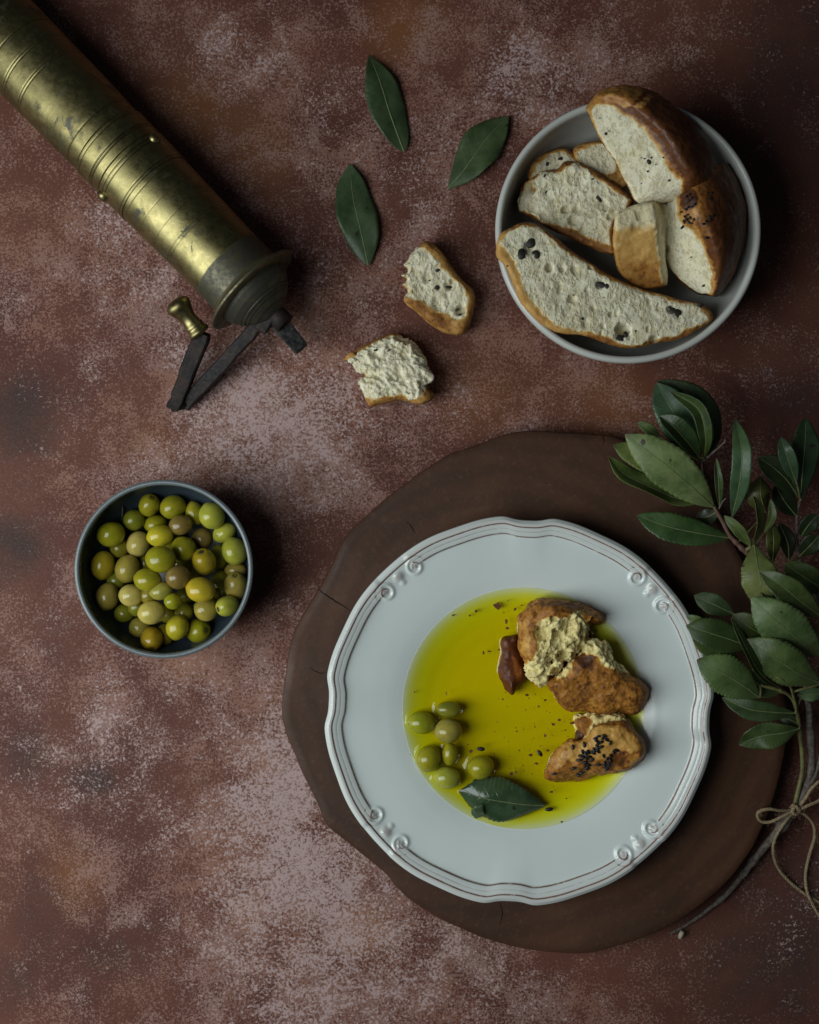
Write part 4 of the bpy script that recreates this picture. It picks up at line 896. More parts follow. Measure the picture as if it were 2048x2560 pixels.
br, V = bread('bread_crumb_piece', 'pale soaked crumb squeezed between the brown and the seeded bread', 'bread', pillow(sil, plane(Z1('E', 1300, 900), OIL_Z + .010), [(5, -.016), (0, -.008), (4, -.003), (10, 0)]), polytone(.10, [(Z('E', [(1110, 860), (1180, 840), (1230, 880), (1190, 960), (1130, 980)]), .6)]), torn=.002, seed=13, group=G_O, tint=YT); floatout(sil)
sil = Z('E', [(1138, 870), (1215, 858), (1262, 885), (1240, 930), (1198, 982), (1150, 986), (1134, 930)])
br, V = bread('crust_piece', 'small glossy black-brown crust bit beside the seeded bread', 'bread', pillow(sil, plane(Z1('E', 1190, 930), OIL_Z + .0062), [(4, -.012), (0, -.005), (5, -.001), (10, .001)]), polytone(.92, []), 'loaf', lump=.002, seed=14, group=G_O); floatout(sil)
sil = Z('E', [(950, 1205), (968, 1120), (998, 1060), (1070, 1008), (1110, 990), (1188, 962), (1228, 900), (1300, 868), (1400, 866), (1472, 900), (1525, 970), (1562, 1060), (1545, 1120), (1452, 1172), (1350, 1192), (1200, 1222), (1080, 1242), (1000, 1238)])
pale_ = Z('E', [(1070, 1020), (1190, 970), (1240, 910), (1400, 880), (1500, 960), (1530, 1050), (1440, 1090), (1340, 1060), (1290, 1120), (1200, 1090), (1090, 1110)])
gl = Z('E', [(1360, 1050), (1470, 1060), (1450, 1140), (1340, 1160), (1330, 1110)])
lt = Z('E', [(955, 1190), (980, 1080), (1060, 1020), (1075, 1080), (1060, 1150), (1000, 1180)])
br, V = bread('seeded_bread', 'golden bread piece covered in black seeds at the bottom of the pile', 'bread', pillow(sil, plane(Z1('E', 1280, 1070), OIL_Z + .017, 0.00003, -.00005), [(5, -.022), (0, -.015), (0, -.009), (6, -.004), (18, -.0010), (34, .0008)]), polytone(.52, [(pale_, .31), (gl, .70), (lt, .38)]), 'loaf', lump=.0016, seed=15, group=G_O, tint=(1, .93, .72), cr_amp=.0007); floatout(sil)
seeds(br, V, 'E', [(1270, 965), (1300, 975), (1325, 985), (1345, 1005), (1255, 975), (1275, 1005), (1265, 1030), (1245, 1050), (1290, 1000), (1185, 1015), (1115, 1030), (1195, 1075), (1210, 1060), (1165, 1085), (1150, 1110), (1200, 1100), (1185, 1125), (1230, 1110), (1215, 1140), (1205, 1160), (1240, 1065), (1270, 1055), (1365, 1060), (1385, 1050), (1305, 1085), (1325, 1105), (1345, 1110), (1310, 1130), (1330, 1150), (1325, 1165), (1270, 1140), (1120, 1160), (1000, 1195), (1165, 1190), (1150, 1205), (1350, 1085), (1175, 1060), (1285, 1030), (1310, 960), (1220, 1090), (1260, 990), (1335, 1130), (1315, 1145), (1195, 1140), (1180, 1095)], .0018, .00092)

# ------------------------------------------------------------------ olive oil
def build_oil():
    nr, nt = 170, 600; rmax = OIL_T * PR * 1.004; r = np.concatenate([np.linspace(.001, .97, nr - 20), np.linspace(.972, 1, 20)]) * rmax; th = np.linspace(0, 2 * math.pi, nt, endpoint=False)
    R, TH = np.meshgrid(r, th, indexing='ij'); X, Y = PC.x + WELL + R * np.cos(TH), PC.y + R * np.sin(TH)
    Q = np.stack([X.ravel(), Y.ravel()], 1)
    def dist(L):
        d = np.full(len(Q), 1.0); A = np.vstack(L)
        for i in range(0, len(A), 40): d = np.minimum(d, np.sqrt(((Q[:, None, :] - A[None, i:i + 40]) ** 2).sum(2)).min(1))
        return d
    h = np.maximum(.0011 * np.exp(-dist(float_outlines) / .0011), .0013 * np.exp(-dist(olive_outlines) / .0012))
    h += .0007 * np.exp(-((rmax - R.ravel()) / .0012))
    top = np.stack([Q[:, 0], Q[:, 1], OIL_Z + h], 1)
    zb = PZ + plate_z(R / PR).ravel() - .0012; zb = np.minimum(zb, OIL_Z - .0004)
    bot = np.stack([Q[:, 0], Q[:, 1], zb], 1); n = len(Q)
    F = grid_faces(nr, nt, True); F2 = [tuple(i + n for i in q[::-1]) for q in F]
    side = [((nr - 1) * nt + j, (nr - 1) * nt + (j + 1) % nt, n + (nr - 1) * nt + (j + 1) % nt, n + (nr - 1) * nt + j) for j in range(nt)]
    me = mesh('olive_oil', np.vstack([top, bot]), F + F2 + side + [tuple(range(nt)), tuple(range(n, n + nt))[::-1]]); fixn(me)
    tag(link('olive_oil', me, M['oil'], None, (PC.x, PC.y, OIL_Z)), 'clear golden yellow olive oil pooled in the cream plate', 'oil')
build_oil()
for (x, y, rot, s, lab) in ((548, 1041, -5, 1.15, 'single black seed on the oil, above the apart olive'), (912, 1067, -55, 1.1, 'single black seed in the open oil left of the seeded bread'),
                            (968, 1413, 5, 1.15, 'single black seed just right of the floating leaf tip'), (592, 1226, 30, .9, 'slim black seed between the apart olive and the leaf'), (512, 1236, 10, .7, 'tiny black seed at the upper edge of the floating leaf')):
    o = bpy.data.objects.new('black_seed', SEEDM); COL.objects.link(o); o.location = W(*Z1('E', x, y), OIL_Z + .0004); o.scale = (.0023 * s, .0012 * s, .0008 * s); o.rotation_euler = (0, 0, math.radians(rot)); tag(o, lab, 'seed', 'black seeds on the oil')
def build_flakes():
    L = [(650, 160, 34, 26), (520, 190, 14, 12), (480, 218, 12, 9), (705, 255, 14, 18), (712, 295, 16, 10), (760, 180, 12, 12), (715, 128, 9, 5), (565, 450, 9, 14), (690, 200, 8, 6), (375, 218, 9, 7), (335, 700, 5, 16), (835, 708, 16, 9), (945, 740, 14, 9), (905, 780, 9, 8), (682, 735, 8, 6), (825, 800, 6, 5), (765, 912, 7, 5), (770, 932, 8, 5), (1030, 862, 12, 8), (995, 888, 14, 9), (880, 905, 7, 6), (945, 960, 9, 14), (890, 1130, 16, 9), (740, 1195, 20, 14), (765, 1185, 9, 7), (985, 1305, 16, 8), (488, 1055, 16, 14), (855, 1080, 18, 12), (960, 1050, 14, 10), (1070, 925, 9, 6), (808, 1142, 6, 5), (785, 1050, 7, 5), (638, 1226, 7, 5), (480, 1270, 14, 9), (1075, 1345, 7, 5), (1045, 1490, 8, 6), (140, 690, 7, 6), (108, 1076, 7, 5), (470, 1015, 7, 6), (660, 430, 8, 8), (600, 440, 22, 5), (800, 155, 9, 7), (1115, 880, 22, 12)]
    for _ in range(60):
        L.append((random.uniform(600, 1100), random.uniform(680, 1330), random.uniform(2.5, 5.5), random.uniform(2.5, 5)))
    parts = []
    for (x, y, a, b) in L:
        p = W(*Z1('E', x, y), OIL_Z + .0001); n = 9; rr = [1 + random.uniform(-.35, .35) for _ in range(n)]; a_, b_ = mm(a * .4058) * .8, mm(b * .4058) * .8; rot = random.uniform(0, 3)
        ring = [(a_ * rr[j] * math.cos(2 * math.pi * j / n), b_ * rr[j] * math.sin(2 * math.pi * j / n)) for j in range(n)]
        up = [(p.x + q[0], p.y + q[1], p.z + .00022 + random.uniform(0, .0002)) for q in ring]; dn = [(p.x + q[0] * .9, p.y + q[1] * .9, p.z - .0006) for q in ring]
        F = [tuple(range(n)), tuple(range(n, 2 * n))[::-1]] + [(j, j + n, (j + 1) % n + n, (j + 1) % n) for j in range(n)]
        parts.append((np.array(up + dn), F))
    v, f = join(parts); me = mesh('herb_flakes', v, f); fixn(me); tag(link('herb_flakes', me, M['flake'], None, W(*Z1('E', 800, 900), OIL_Z), smooth=False), 'brown crumbs and herb flakes scattered over the oil', 'crumbs', None, 'stuff')
build_flakes()

# ------------------------------------------------------------------ brass mill
def build_mill():
    f0 = Vector(W(630, 724, .0350)); f1 = Vector(W(278, 362, .0295)); ax = (f1 - f0).normalized()       # ax points away from the crank
    zup = Vector((0, 0, 1)); sd = ax.cross(zup).normalized(); up = sd.cross(ax).normalized()
    Mx = Matrix((( *sd, ), ( *up, ), ( *ax, ))).transposed()
    def place(V): return np.array([f0 + Mx @ Vector(v) for v in V])
    root = empty('brass_mill', (f0.x, f0.y, 0)); tag(root, 'old brass hand mill lying on its side with folded iron crank', 'mill')
    def turned(name, prof, par=root, ns=128, grooves=(), pat=(), dents=0.0, gk=.7):
        """prof (s, r) along the axis; finely sampled"""
        pr = np.array(prof); s = np.concatenate([np.linspace(pr[i, 0], pr[i + 1, 0], max(2, int(abs(pr[i + 1, 0] - pr[i, 0]) / .00035) + 1), endpoint=False) for i in range(len(pr) - 1)] + [[pr[-1, 0]]])
        r = np.interp(s, pr[:, 0], pr[:, 1]) if np.all(np.diff(pr[:, 0]) > 0) else None
        gv = np.zeros(len(s))
        for (g, wd, dp) in grooves:
            e = np.exp(-((s - g) / wd) ** 2); r = r - e * dp; gv = np.maximum(gv, e)
        V, F = revolve([(a, b) for a, b in zip(r, s)], ns); 
        if dents:
            P3 = V.copy(); V[:, :2] *= (1 + dents * fbm(P3, 22, 3, 4))[:, None]
        n = ns; F += [tuple(range(n))[::-1], tuple(range((len(s) - 1) * n, len(s) * n))]
        Vw = place(V); me = mesh(name, Vw, F); attr(me, 'groove', np.clip(np.repeat(gv, ns) * gk, 0, 1))
        pv = np.zeros(len(V))
        for (a, b, k) in pat: pv = np.maximum(pv, np.repeat(k * sstep(a - .002, a, s) * sstep(b + .002, b, s), ns))
        attr(me, 'patina', pv); fixn(me); return link(name, me, M['brass'], par, f0)
    q = lambda s: s
    turned('lower_barrel', [(.0015, .0262), (.006, .0258), (.023, .0256), (.060, .0264), (.0895, .0270)], grooves=[(.047, .0003, .00012), (.0492, .0003, .00012), (.061, .00025, .0001), (.0735, .00025, .00008), (.0862, .0003, .00018)], pat=[(-.01, .0220, .62)], dents=.010, gk=.35)
    turned('collar', [(.0890, .0258), (.0893, .0275), (.100, .0276), (.1104, .0277), (.1112, .0264)], grooves=[(.0894, .00035, 0.), (.1108, .0004, 0.), (.0915, .0003, .0002), (.1050, .0003, .00022), (.1075, .0003, .00015)], dents=.006)
    turned('middle_ring', [(.1108, .0262), (.1113, .0272), (.120, .0274), (.1305, .0276), (.1316, .0266)], grooves=[(.1314, .0005, 0.), (.1175, .0004, .0004), (.1192, .0004, .0004), (.1285, .0003, .00015)], dents=.006)
    turned('upper_barrel', [(.1312, .0264), (.150, .0272), (.200, .0279), (.260, .0282), (.330, .0284)], grooves=[(.140, .0004, .0003), (.183, .0004, .00022), (.1848, .0003, .00015), (.197, .0004, .00022), (.1988, .0003, .00015), (.2115, .0004, .00022)], dents=.014, gk=.35)
    turned('flange', [(-.0016, .0318), (-.0008, .0340), (.0006, .0342), (.0014, .0322), (.0040, .0266), (.0062, .0257)], pat=[(-.01, .01, .55)], dents=.004)
    turned('end_cap', [(-.0225, .0060), (-.0210, .0088), (-.0180, .0135), (-.0130, .0192), (-.0080, .0230), (-.0040, .0248), (-.0012, .0255)], grooves=[(-.0120, .0003, .0004), (-.0138, .0003, .0004), (-.0155, .0003, .0004), (-.0190, .0003, .0003)], pat=[(-.04, .02, .66)], dents=.004)
    def rivet(s, ang, r):
        c = np.array([math.cos(ang), math.sin(ang)]); V, F = revolve([(.0040, -.001), (.0039, .0010), (.0030, .0024), (.0013, .0031), (.0001, .0032)], 20)
        z = np.array([c[0], c[1], 0]); x = np.array([-c[1], c[0], 0]); y = np.array([0, 0, 1.])
        V = np.array([z * (r + v[2]) + x * v[0] + y * v[1] + np.array([0, 0, s]) for v in V]); me = mesh('rivet', place(V), F); attr(me, 'groove', np.zeros(len(V))); attr(me, 'patina', np.zeros(len(V))); fixn(me); link('rivet', me, M['brass'], root, tuple(f0 + Mx @ Vector((c[0] * r, c[1] * r, s))))
    # sd points to picture lower-left or upper-right?
    left = -1 if sd.x > 0 else 1
    rivet(.1065, math.atan2(.30, left * .95), .0274); rivet(.1065, math.atan2(.62, -left * .78), .0274)
    # iron crank
    crank = empty('crank', f0); crank.parent = root; crank.location = f0 - root.location
    def bar(name, a, b, wa, wb, ta, tb, mat='iron', par=crank, side=None, notch=0.0, nseg=16):
        a, b = Vector(a), Vector(b); d = (b - a).normalized(); s = d.cross(zup).normalized() if side is None else Vector(side); s = (s - d * s.dot(d)).normalized(); u = s.cross(d)
        V = []; rr = .18
        for i in range(nseg):
            t = i / (nseg - 1); c = a + (b - a) * t; w_, h_ = wa + (wb - wa) * t, ta + (tb - ta) * t
            nz = notch * w_ * (fbm(np.array([[t * 5.0, len(name) * 1.3, 0.]]), 1.6, 3, 3)[0])
            e = .86 if i in (0, nseg - 1) else 1
            for (sx, sy) in ((-1, -1 + rr), (-1 + rr, -1), (1 - rr, -1), (1, -1 + rr), (1, 1 - rr), (1 - rr, 1), (-1 + rr, 1), (-1, 1 - rr)):
                V.append(c + s * (sx * w_ * .5 * e + (nz if sx < 0 else nz * .3)) + u * (sy * h_ * .5 * e))
        F = grid_faces(nseg, 8, True) + [tuple(range(8))[::-1], tuple(range((nseg - 1) * 8, nseg * 8))]
        me = mesh(name, V, F); fixn(me); return link(name, me, M[mat], par, a, smooth=False)
    kz = lambda x, y, z: W(*Z1('K', x, y), z)
    hubv, hubf = revolve([(.0052, -.031), (.0066, -.0305), (.0068, -.026), (.0062, -.021)], 24); hubf += [tuple(range(24))[::-1]]
    me = mesh('hub', place(hubv), hubf); fixn(me); link('hub', me, M['iron'], crank, f0)
    bar('spindle', kz(1215, 900, .033), kz(1530, 1262, .024), .0120, .0100, .0095, .0075, mat='steel')
    bar('upper_arm', kz(1150, 905, .036), kz(262, 1868, .0062), .0080, .0085, .0050, .0050, notch=.22)
    bar('arm_boss', kz(1195, 850, .0385), kz(1085, 1060, .0330), .0098, .0085, .0070, .0060)
    bar('lower_arm', kz(150, 1905, .0062), kz(470, 1085, .0275), .0088, .0105, .0070, .0075, notch=.20)
    v, f = tube([kz(120, 1890, .0062), kz(300, 1850, .0064)], .0032, 12); me = mesh('hinge_pin', v, f); fixn(me); link('hinge_pin', me, M['iron'], crank, kz(200, 1870, .006))
    # turned brass knob
    a, b = kz(440, 1105, .0300), kz(150, 730, .0365); d = (b - a); Ln = d.length; dn = d.normalized(); s1 = dn.cross(zup).normalized(); s2 = s1.cross(dn)
    pr = [(q_[0], q_[1] * 1.22) for q_ in [(0, .0040), (.02, .0056), (.07, .0060), (.12, .0058), (.16, .0050), (.22, .0049), (.26, .0052), (.30, .0045), (.45, .0041), (.58, .0047), (.66, .0056), (.70, .0058), (.72, .0061), (.80, .0068), (.88, .0066), (.95, .0052), (.99, .0030), (1.0, .0005)]]
    V = []; 
    for (t, r) in pr: V += [a + d * t + (s1 * math.cos(2 * math.pi * j / 28) + s2 * math.sin(2 * math.pi * j / 28)) * r for j in range(28)]
    me = mesh('knob', V, grid_faces(len(pr), 28, True) + [tuple(range(28))[::-1]]); attr(me, 'groove', np.zeros(len(V))); attr(me, 'patina', np.zeros(len(V))); fixn(me); link('knob', me, M['brass'], crank, a)
build_mill()

# ------------------------------------------------------------------ sprigs and twine
KN = W(*Z1('G', 1200, 1000), .020)       # the knot
def stem(parent, pts, r0, r1, mat, name='stem', knots=0):
    P = crom([tuple(p) for p in pts], 70); R = np.linspace(r0, r1, 70)
    R = R * (1 + .10 * fbm(P, 160, 2, 4))
    for _ in range(knots):
        i = random.randint(5, 64); R = R * (1 + .35 * np.exp(-((np.arange(70) - i) / 1.3) ** 2))
    P = P + np.stack([fbm(P, 60, 2, 8), fbm(P, 60, 2, 9), 0 * R], 1) * .0008
    STEMS.setdefault(parent.name, []).append(P)
    v, f = tube(P, R, 9); me = mesh(name, v, f); fixn(me); return link(name, me, M[mat], parent, P[0])
STEMS = {}
def petioles(root):
    S = np.vstack(STEMS[root.name])
    for o in list(root.children):
        if not o.name.startswith('leaf'): continue
        b = np.array(root.location + o.location); d = np.linalg.norm(S - b, axis=1); i = d.argmin()
        if .0008 < d[i] < .030:
            q = S[i]; m_ = (b + q) / 2 + np.array([0, 0, .0012])
            v, f = tube(crom([q, m_, b], 10), np.linspace(.0008, .0006, 10), 7); me = mesh('petiole', v, f); fixn(me); link('petiole', me, M['green'], o, b)
def sprig(label, leaves, loc):
    root = empty('leafy_sprig', (loc.x, loc.y, 0)); tag(root, label, 'sprig', 'leafy sprigs tied in the bundle')
    for (k, L, zs, h, c, kw) in leaves:
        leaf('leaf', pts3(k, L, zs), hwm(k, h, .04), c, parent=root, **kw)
    return root
up_ = sprig('upper leafy sprig with a large pale leaf, reaching over the board top right', [
    ('I', [(870, 1110), (720, 970), (450, 740), (140, 508)], [.046, .058, .066, .064], 168, PG, dict(roll=14, fold=.12, curl=.18, serr=.035, sharp=.70)),
    ('I', [(600, 860), (350, 730), (45, 595)], [.042, .050, .050], 105, (.115, .145, .055), dict(roll=-5, fold=.1, curl=.1, serr=.03)),
    ('I', [(800, 1065), (560, 1030), (330, 930), (130, 830), (2, 690)], [.040, .044, .048, .050, .052], 105, (.095, .135, .055), dict(roll=-32, fold=.35, curl=.0, wob=.25, serr=.03)),
    ('I', [(1000, 1355), (760, 1320), (480, 1260), (235, 1168)], [.040, .046, .046, .040], 122, (.040, .078, .036), dict(roll=-12, fold=.16, curl=.12, serr=.04)),
    ('I', [(750, 720), (640, 520), (520, 300), (392, 85)], [.046, .056, .060, .056], 150, BG, dict(roll=10, fold=.2, curl=.1, sharp=.7)),
    ('I', [(750, 700), (640, 560), (530, 440), (425, 360)], [.056, .064, .067, .064], 90, (.022, .042, .018), dict(roll=-8, fold=.75, ribmat='edge')),
    ('I', [(790, 700), (800, 520), (735, 300), (510, 155)], [.052, .066, .070, .066], 62, (.030, .050, .018), dict(roll=20, fold=.7, ribmat='edge')),
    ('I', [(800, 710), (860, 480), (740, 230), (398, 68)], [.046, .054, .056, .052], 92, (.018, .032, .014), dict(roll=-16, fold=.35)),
    ('I', [(430, 530), (330, 460), (240, 412)], [.050, .054, .052], 42, LG, dict(fold=.1)),
    ('I', [(915, 1110), (905, 900), (885, 700)], [.046, .060, .062], 34, (.050, .080, .040), dict(fold=.4)),
    ('I', [(1015, 1192), (1075, 920), (1095, 650), (1040, 382)], [.036, .060, .066, .056], 78, (.045, .085, .060), dict(roll=18, fold=.45, curl=.2)),
    ('I', [(1172, 1430), (1060, 1280), (950, 1172)], [.046, .054, .052], 48, (.070, .098, .040), dict(roll=25, fold=.3)),
    ('I', [(1188, 1402), (1240, 1240), (1225, 1090), (1190, 1012)], [.046, .060, .066, .064], 60, (.075, .105, .042), dict(roll=-40, fold=.25)),
    ('I', [(1290, 1150), (1250, 1010), (1245, 850)], [.040, .052, .048], 112, (.050, .052, .018), dict(roll=5, fold=-.15, curl=.3)),
    ('I', [(1280, 1312), (1345, 1180), (1330, 1040)], [.040, .050, .050], 34, (.065, .085, .032), dict(roll=30, fold=.3)),
    ('I', [(1345, 1560), (1355, 1400), (1345, 1222)], [.036, .044, .042], 66, (.080, .082, .026), dict(roll=-14, fold=.2, curl=.2)),
    ('J', [(742, 78), (770, 260), (800, 430), (770, 640)], [.046, .056, .058, .050], 165, (.125, .145, .070), dict(roll=-12, fold=.1, curl=.2, serr=.03, sharp=.72)),
    ('I', [(905, 1130), (820, 1180), (720, 1190)], [.040, .038, .036], 70, (.018, .026, .012), dict(roll=-10, fold=.2)),
], KN)
stem(up_, [W(*Z1('G', 235, 1955), .002), W(*Z1('G', 420, 1845), .003), W(*Z1('G', 660, 1655), .005), W(*Z1('G', 860, 1405), .009), W(*Z1('G', 1050, 1180), .016), KN], .0009, .0030, 'twig', 'twig_end', knots=5)
stem(up_, [KN, W(*Z1('J', 1245, 2100), .022), W(*Z1('J', 1238, 1750), .028), W(*Z1('J', 1225, 1480), .030), W(*Z1('J', 1120, 900), .032), W(*Z1('J', 900, 420), .036), W(*Z1('J', 700, 160), .040)], .0024, .0017, 'twig', knots=5)
stem(up_, [W(*Z1('J', 700, 160), .040), W(*Z1('I', 1140, 1470), .042), W(*Z1('I', 1000, 1340), .043), W(*Z1('I', 935, 1215), .044), W(*Z1('I', 870, 1100), .045), W(*Z1('I', 800, 960), .046), W(*Z1('I', 770, 730), .048)], .0016, .0010, 'red', 'branch', knots=3)
stem(up_, [W(*Z1('I', 765, 740), .050), W(*Z1('I', 850, 670), .056), W(*Z1('I', 950, 575), .060), W(*Z1('I', 958, 545), .060)], .0009, .0005, 'twig', 'twiglet')
stem(up_, [W(*Z1('I', 910, 1110), .046), W(*Z1('I', 935, 1060), .052), W(*Z1('I', 965, 1030), .054)], .0006, .0003, 'twig', 'twiglet')
v, f = tube([W(*Z1('G', 310, 1985), .003), W(*Z1('G', 318, 1960), .0045), W(*Z1('G', 330, 1935), .005)], .0016, 8); me = mesh('cut_end', v, f); fixn(me); link('cut_end', me, mat_plain('pale_wood', (.45, .40, .32), (.36, .30, .22), 300, .8), up_, W(*Z1('G', 318, 1960), .004))
rt = sprig('dark leafy sprig at the far right edge, behind the others', [
    ('I', [(1575, 1050), (1590, 820), (1610, 600), (1620, 370)], [.034, .044, .050, .046], 125, (.026, .050, .036), dict(roll=-8, fold=.22, curl=.1)),
    ('I', [(1540, 900), (1490, 760), (1450, 640), (1412, 530)], [.046, .056, .060, .056], 66, (.036, .066, .050), dict(roll=22, fold=.3)),
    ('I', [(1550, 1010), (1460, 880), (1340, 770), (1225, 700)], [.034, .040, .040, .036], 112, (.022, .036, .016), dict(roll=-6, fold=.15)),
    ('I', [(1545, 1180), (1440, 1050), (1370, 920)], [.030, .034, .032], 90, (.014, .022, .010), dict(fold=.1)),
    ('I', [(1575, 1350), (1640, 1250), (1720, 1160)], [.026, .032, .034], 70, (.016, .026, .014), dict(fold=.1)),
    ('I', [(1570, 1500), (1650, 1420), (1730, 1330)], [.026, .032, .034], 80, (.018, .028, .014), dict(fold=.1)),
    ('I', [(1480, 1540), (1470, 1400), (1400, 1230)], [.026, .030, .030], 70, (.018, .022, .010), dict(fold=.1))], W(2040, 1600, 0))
stem(rt, [KN + Vector((.0004, .0005, .002)), W(*Z1('G', 1270, 860), .022), W(*Z1('G', 1340, 740), .022), W(2060, 1860, .024), W(2075, 1700, .024), W(2050, 1520, .024), W(*Z1('I', 1565, 1500), .024), W(*Z1('I', 1545, 1200), .028), W(*Z1('I', 1570, 1040), .034)], .0019, .0009, 'twig', knots=3)
low = sprig('lower leafy sprig of broad leaves overlapping the plate rim', [
    ('J', [(1352, 1082), (1130, 920), (900, 730), (712, 545)], [.052, .066, .072, .066], 195, (.090, .135, .072), dict(roll=12, fold=.10, curl=.18, serr=.035, sharp=.70)),
    ('J', [(1330, 1320), (1120, 1220), (900, 1080), (668, 928)], [.054, .066, .070, .064], 178, (.072, .108, .048), dict(roll=12, fold=.12, curl=.2, serr=.03, sharp=.70)),
    ('J', [(1345, 728), (1150, 580), (980, 440), (792, 322)], [.056, .068, .072, .068], 118, (.050, .072, .030), dict(roll=8, fold=.35, serr=.02)),
    ('J', [(1410, 500), (1240, 400), (1010, 246)], [.050, .056, .056], 125, (.032, .048, .018), dict(roll=14, fold=.15, serr=.04)),
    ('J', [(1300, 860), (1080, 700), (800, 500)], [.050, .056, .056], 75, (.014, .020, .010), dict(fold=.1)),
    ('J', [(720, 1000), (540, 935), (330, 868), (128, 805)], [.060, .066, .068, .064], 142, (.032, .054, .022), dict(roll=-6, fold=.14, curl=.16, serr=.03, sharp=.7)),
    ('J', [(560, 700), (390, 620), (200, 536)], [.054, .058, .056], 92, (.036, .058, .032), dict(roll=8, fold=.1, serr=.05)),
    ('J', [(880, 920), (720, 830), (545, 705)], [.054, .060, .058], 112, (.042, .062, .024), dict(roll=8, fold=.14)),
    ('J', [(980, 1380), (800, 1240), (680, 1030), (532, 728)], [.056, .068, .074, .072], 62, (.032, .054, .020), dict(roll=-38, fold=.2, ribmat='edge')),
    ('J', [(790, 1452), (640, 1340), (430, 1215), (222, 1112)], [.058, .066, .070, .066], 172, (.082, .128, .062), dict(roll=-4, fold=.1, curl=.18, serr=.04, sharp=.70)),
    ('J', [(640, 1160), (400, 1040), (188, 930)], [.056, .060, .060], 88, (.075, .112, .050), dict(roll=-8, fold=.1, serr=.04)),
    ('J', [(1105, 1592), (900, 1582), (690, 1555), (450, 1450)], [.046, .052, .052, .046], 92, (.036, .062, .030), dict(roll=-8, fold=.2, curl=.1)),
    ('J', [(1142, 1732), (1000, 1770), (800, 1800), (598, 1872)], [.038, .042, .042, .036], 118, (.042, .066, .028), dict(roll=6, fold=.25, wob=.18)),
    ('J', [(1420, 1415), (1270, 1420), (1122, 1438)], [.044, .048, .046], 64, (.060, .098, .062), dict(roll=10, fold=.1)),
    ('J', [(330, 800), (230, 760), (128, 718)], [.056, .060, .058], 40, (.085, .12, .055), dict(fold=.1, serr=.08)),
    ('J', [(1010, 1395), (800, 1345), (620, 1180)], [.048, .052, .052], 105, (.042, .058, .030), dict(roll=-8, fold=.1)),
    ('J', [(1150, 1700), (1060, 1650), (960, 1640)], [.036, .038, .036], 50, (.030, .045, .030), dict(fold=.1)),
], KN)
stem(low, [KN + Vector((-.0014, -.0004, .002)), W(*Z1('J', 1165, 2100), .024), W(*Z1('J', 1152, 1800), .032), W(*Z1('J', 1120, 1560), .042), W(*Z1('J', 1060, 1430), .050), W(*Z1('J', 950, 1375), .054), W(*Z1('J', 800, 1345), .056)], .0017, .0010, 'green', knots=2)
stem(low, [W(*Z1('J', 1122, 1545), .044), W(*Z1('J', 1085, 1400), .056), W(*Z1('J', 1045, 1330), .062), W(*Z1('J', 960, 1280), .066), W(*Z1('J', 800, 1245), .064)], .0010, .0007, 'green', 'branch')
stem(low, [W(*Z1('J', 1085, 1400), .055), W(*Z1('J', 1200, 1370), .056), W(*Z1('J', 1340, 1330), .054)], .0009, .0007, 'green', 'branch')
stem(low, [W(*Z1('J', 1120, 1540), .044), W(*Z1('J', 1250, 1300), .046), W(*Z1('J', 1360, 1080), .050), W(*Z1('J', 1400, 760), .052)], .0009, .0007, 'green', 'branch')

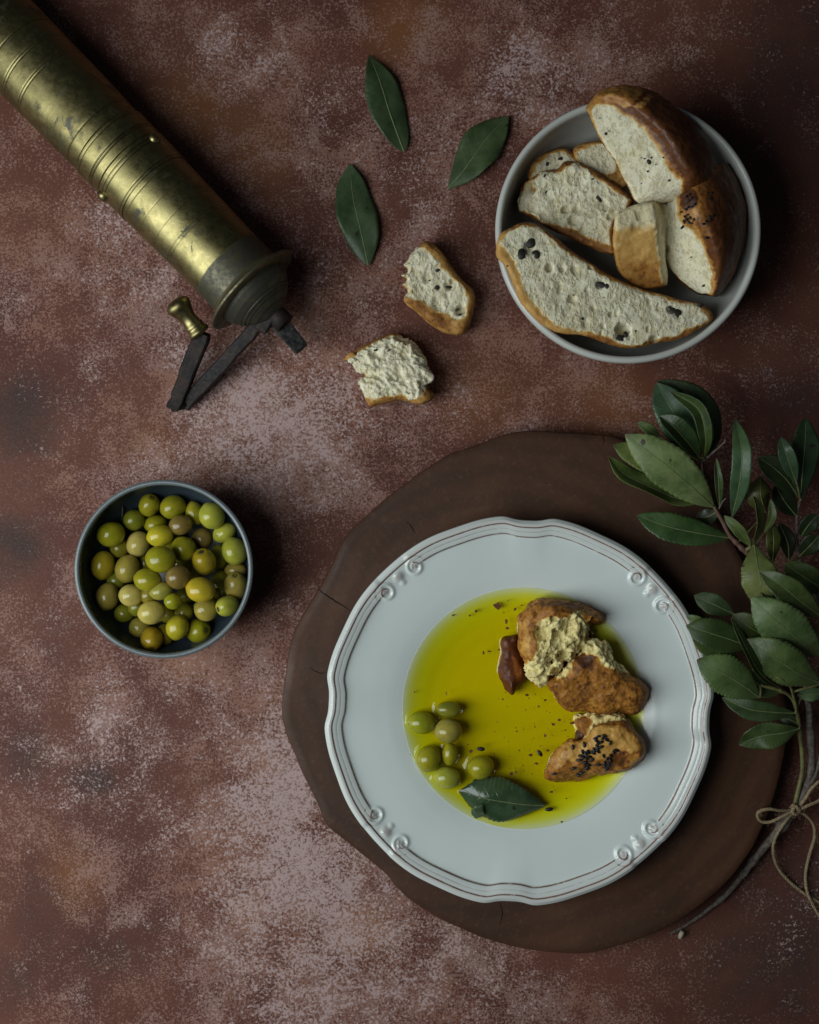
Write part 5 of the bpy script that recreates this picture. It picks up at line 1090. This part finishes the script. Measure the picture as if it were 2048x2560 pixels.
for r_ in (up_, rt, low): petioles(r_)
tw = empty('twine_bow', KN); tag(tw, 'frayed jute twine bow tied round the sprig stems', 'twine')
def strand(name, pts, r=.0010):
    n = max(40, int(sum((Vector(b) - Vector(a)).length for a, b in zip(pts, pts[1:])) / .0006)); P = crom([tuple(p) for p in pts], n); T, N, B = frames(P)
    Ls = np.concatenate([[0], np.cumsum(np.linalg.norm(P[1:] - P[:-1], axis=1))]); parts = []
    for ph in (0, 2.1, 4.2):
        a = Ls / .0052 * 2 * math.pi + ph; parts.append(tube(P + (N * np.cos(a)[:, None] + B * np.sin(a)[:, None]) * r * .52, r * .60, 7))
    v, f = join(parts); me = mesh(name, v, f); fixn(me); link(name, me, M['twine'], tw, P[0]); return P
gz = lambda L: [W(*Z1('G', x, y), z) for x, y, z in L]
SP = [strand('loop', gz([(1195, 1000, .024), (1100, 1008, .027), (1000, 995, .030), (925, 1010, .029), (905, 1045, .027), (935, 1090, .025), (1010, 1092, .026), (1100, 1050, .027), (1195, 1005, .025)])),
      strand('loop', gz([(1205, 1000, .024), (1270, 920, .027), (1320, 840, .030), (1390, 780, .030), (1450, 790, .027), (1440, 880, .024), (1370, 935, .026), (1280, 975, .027), (1205, 1005, .025)])),
      strand('tail', gz([(1195, 1005, .024), (1130, 1080, .024), (1060, 1180, .021), (1026, 1290, .014), (1050, 1420, .006), (1130, 1530, .0024), (1260, 1640, .0022), (1390, 1715, .002), (1460, 1740, .002)])),
      strand('tail', gz([(1205, 1005, .024), (1275, 1040, .022), (1335, 1110, .016), (1345, 1210, .009), (1305, 1350, .0035), (1277, 1500, .0022), (1292, 1640, .0042), (1360, 1780, .003), (1440, 1900, .002)])),
      strand('knot', gz([(1165, 985, .020), (1185, 965, .025), (1215, 985, .0275), (1230, 1010, .025), (1200, 1035, .0265), (1175, 1015, .027), (1190, 985, .027), (1225, 990, .024), (1235, 1015, .018)]), .0012),
      strand('knot', gz([(1170, 1020, .016), (1175, 990, .024), (1205, 975, .0262), (1235, 985, .022), (1238, 1010, .016)]), .0012)]
parts = []
for P in SP:
    for _ in range(26):
        i = random.randrange(len(P)); p = P[i]; d = RNG.normal(size=3); d /= np.linalg.norm(d); d[2] = abs(d[2]); q = p + d * random.uniform(.002, .005); m_ = (p + q) / 2 + RNG.normal(size=3) * .0008
        parts.append(tube(crom([p, m_, q], 5), .00009, 3))
v, f = join(parts); me = mesh('stray_fibre', v, f); o = link('stray_fibre', me, M['twine'], tw, KN); o['kind'] = 'stuff'
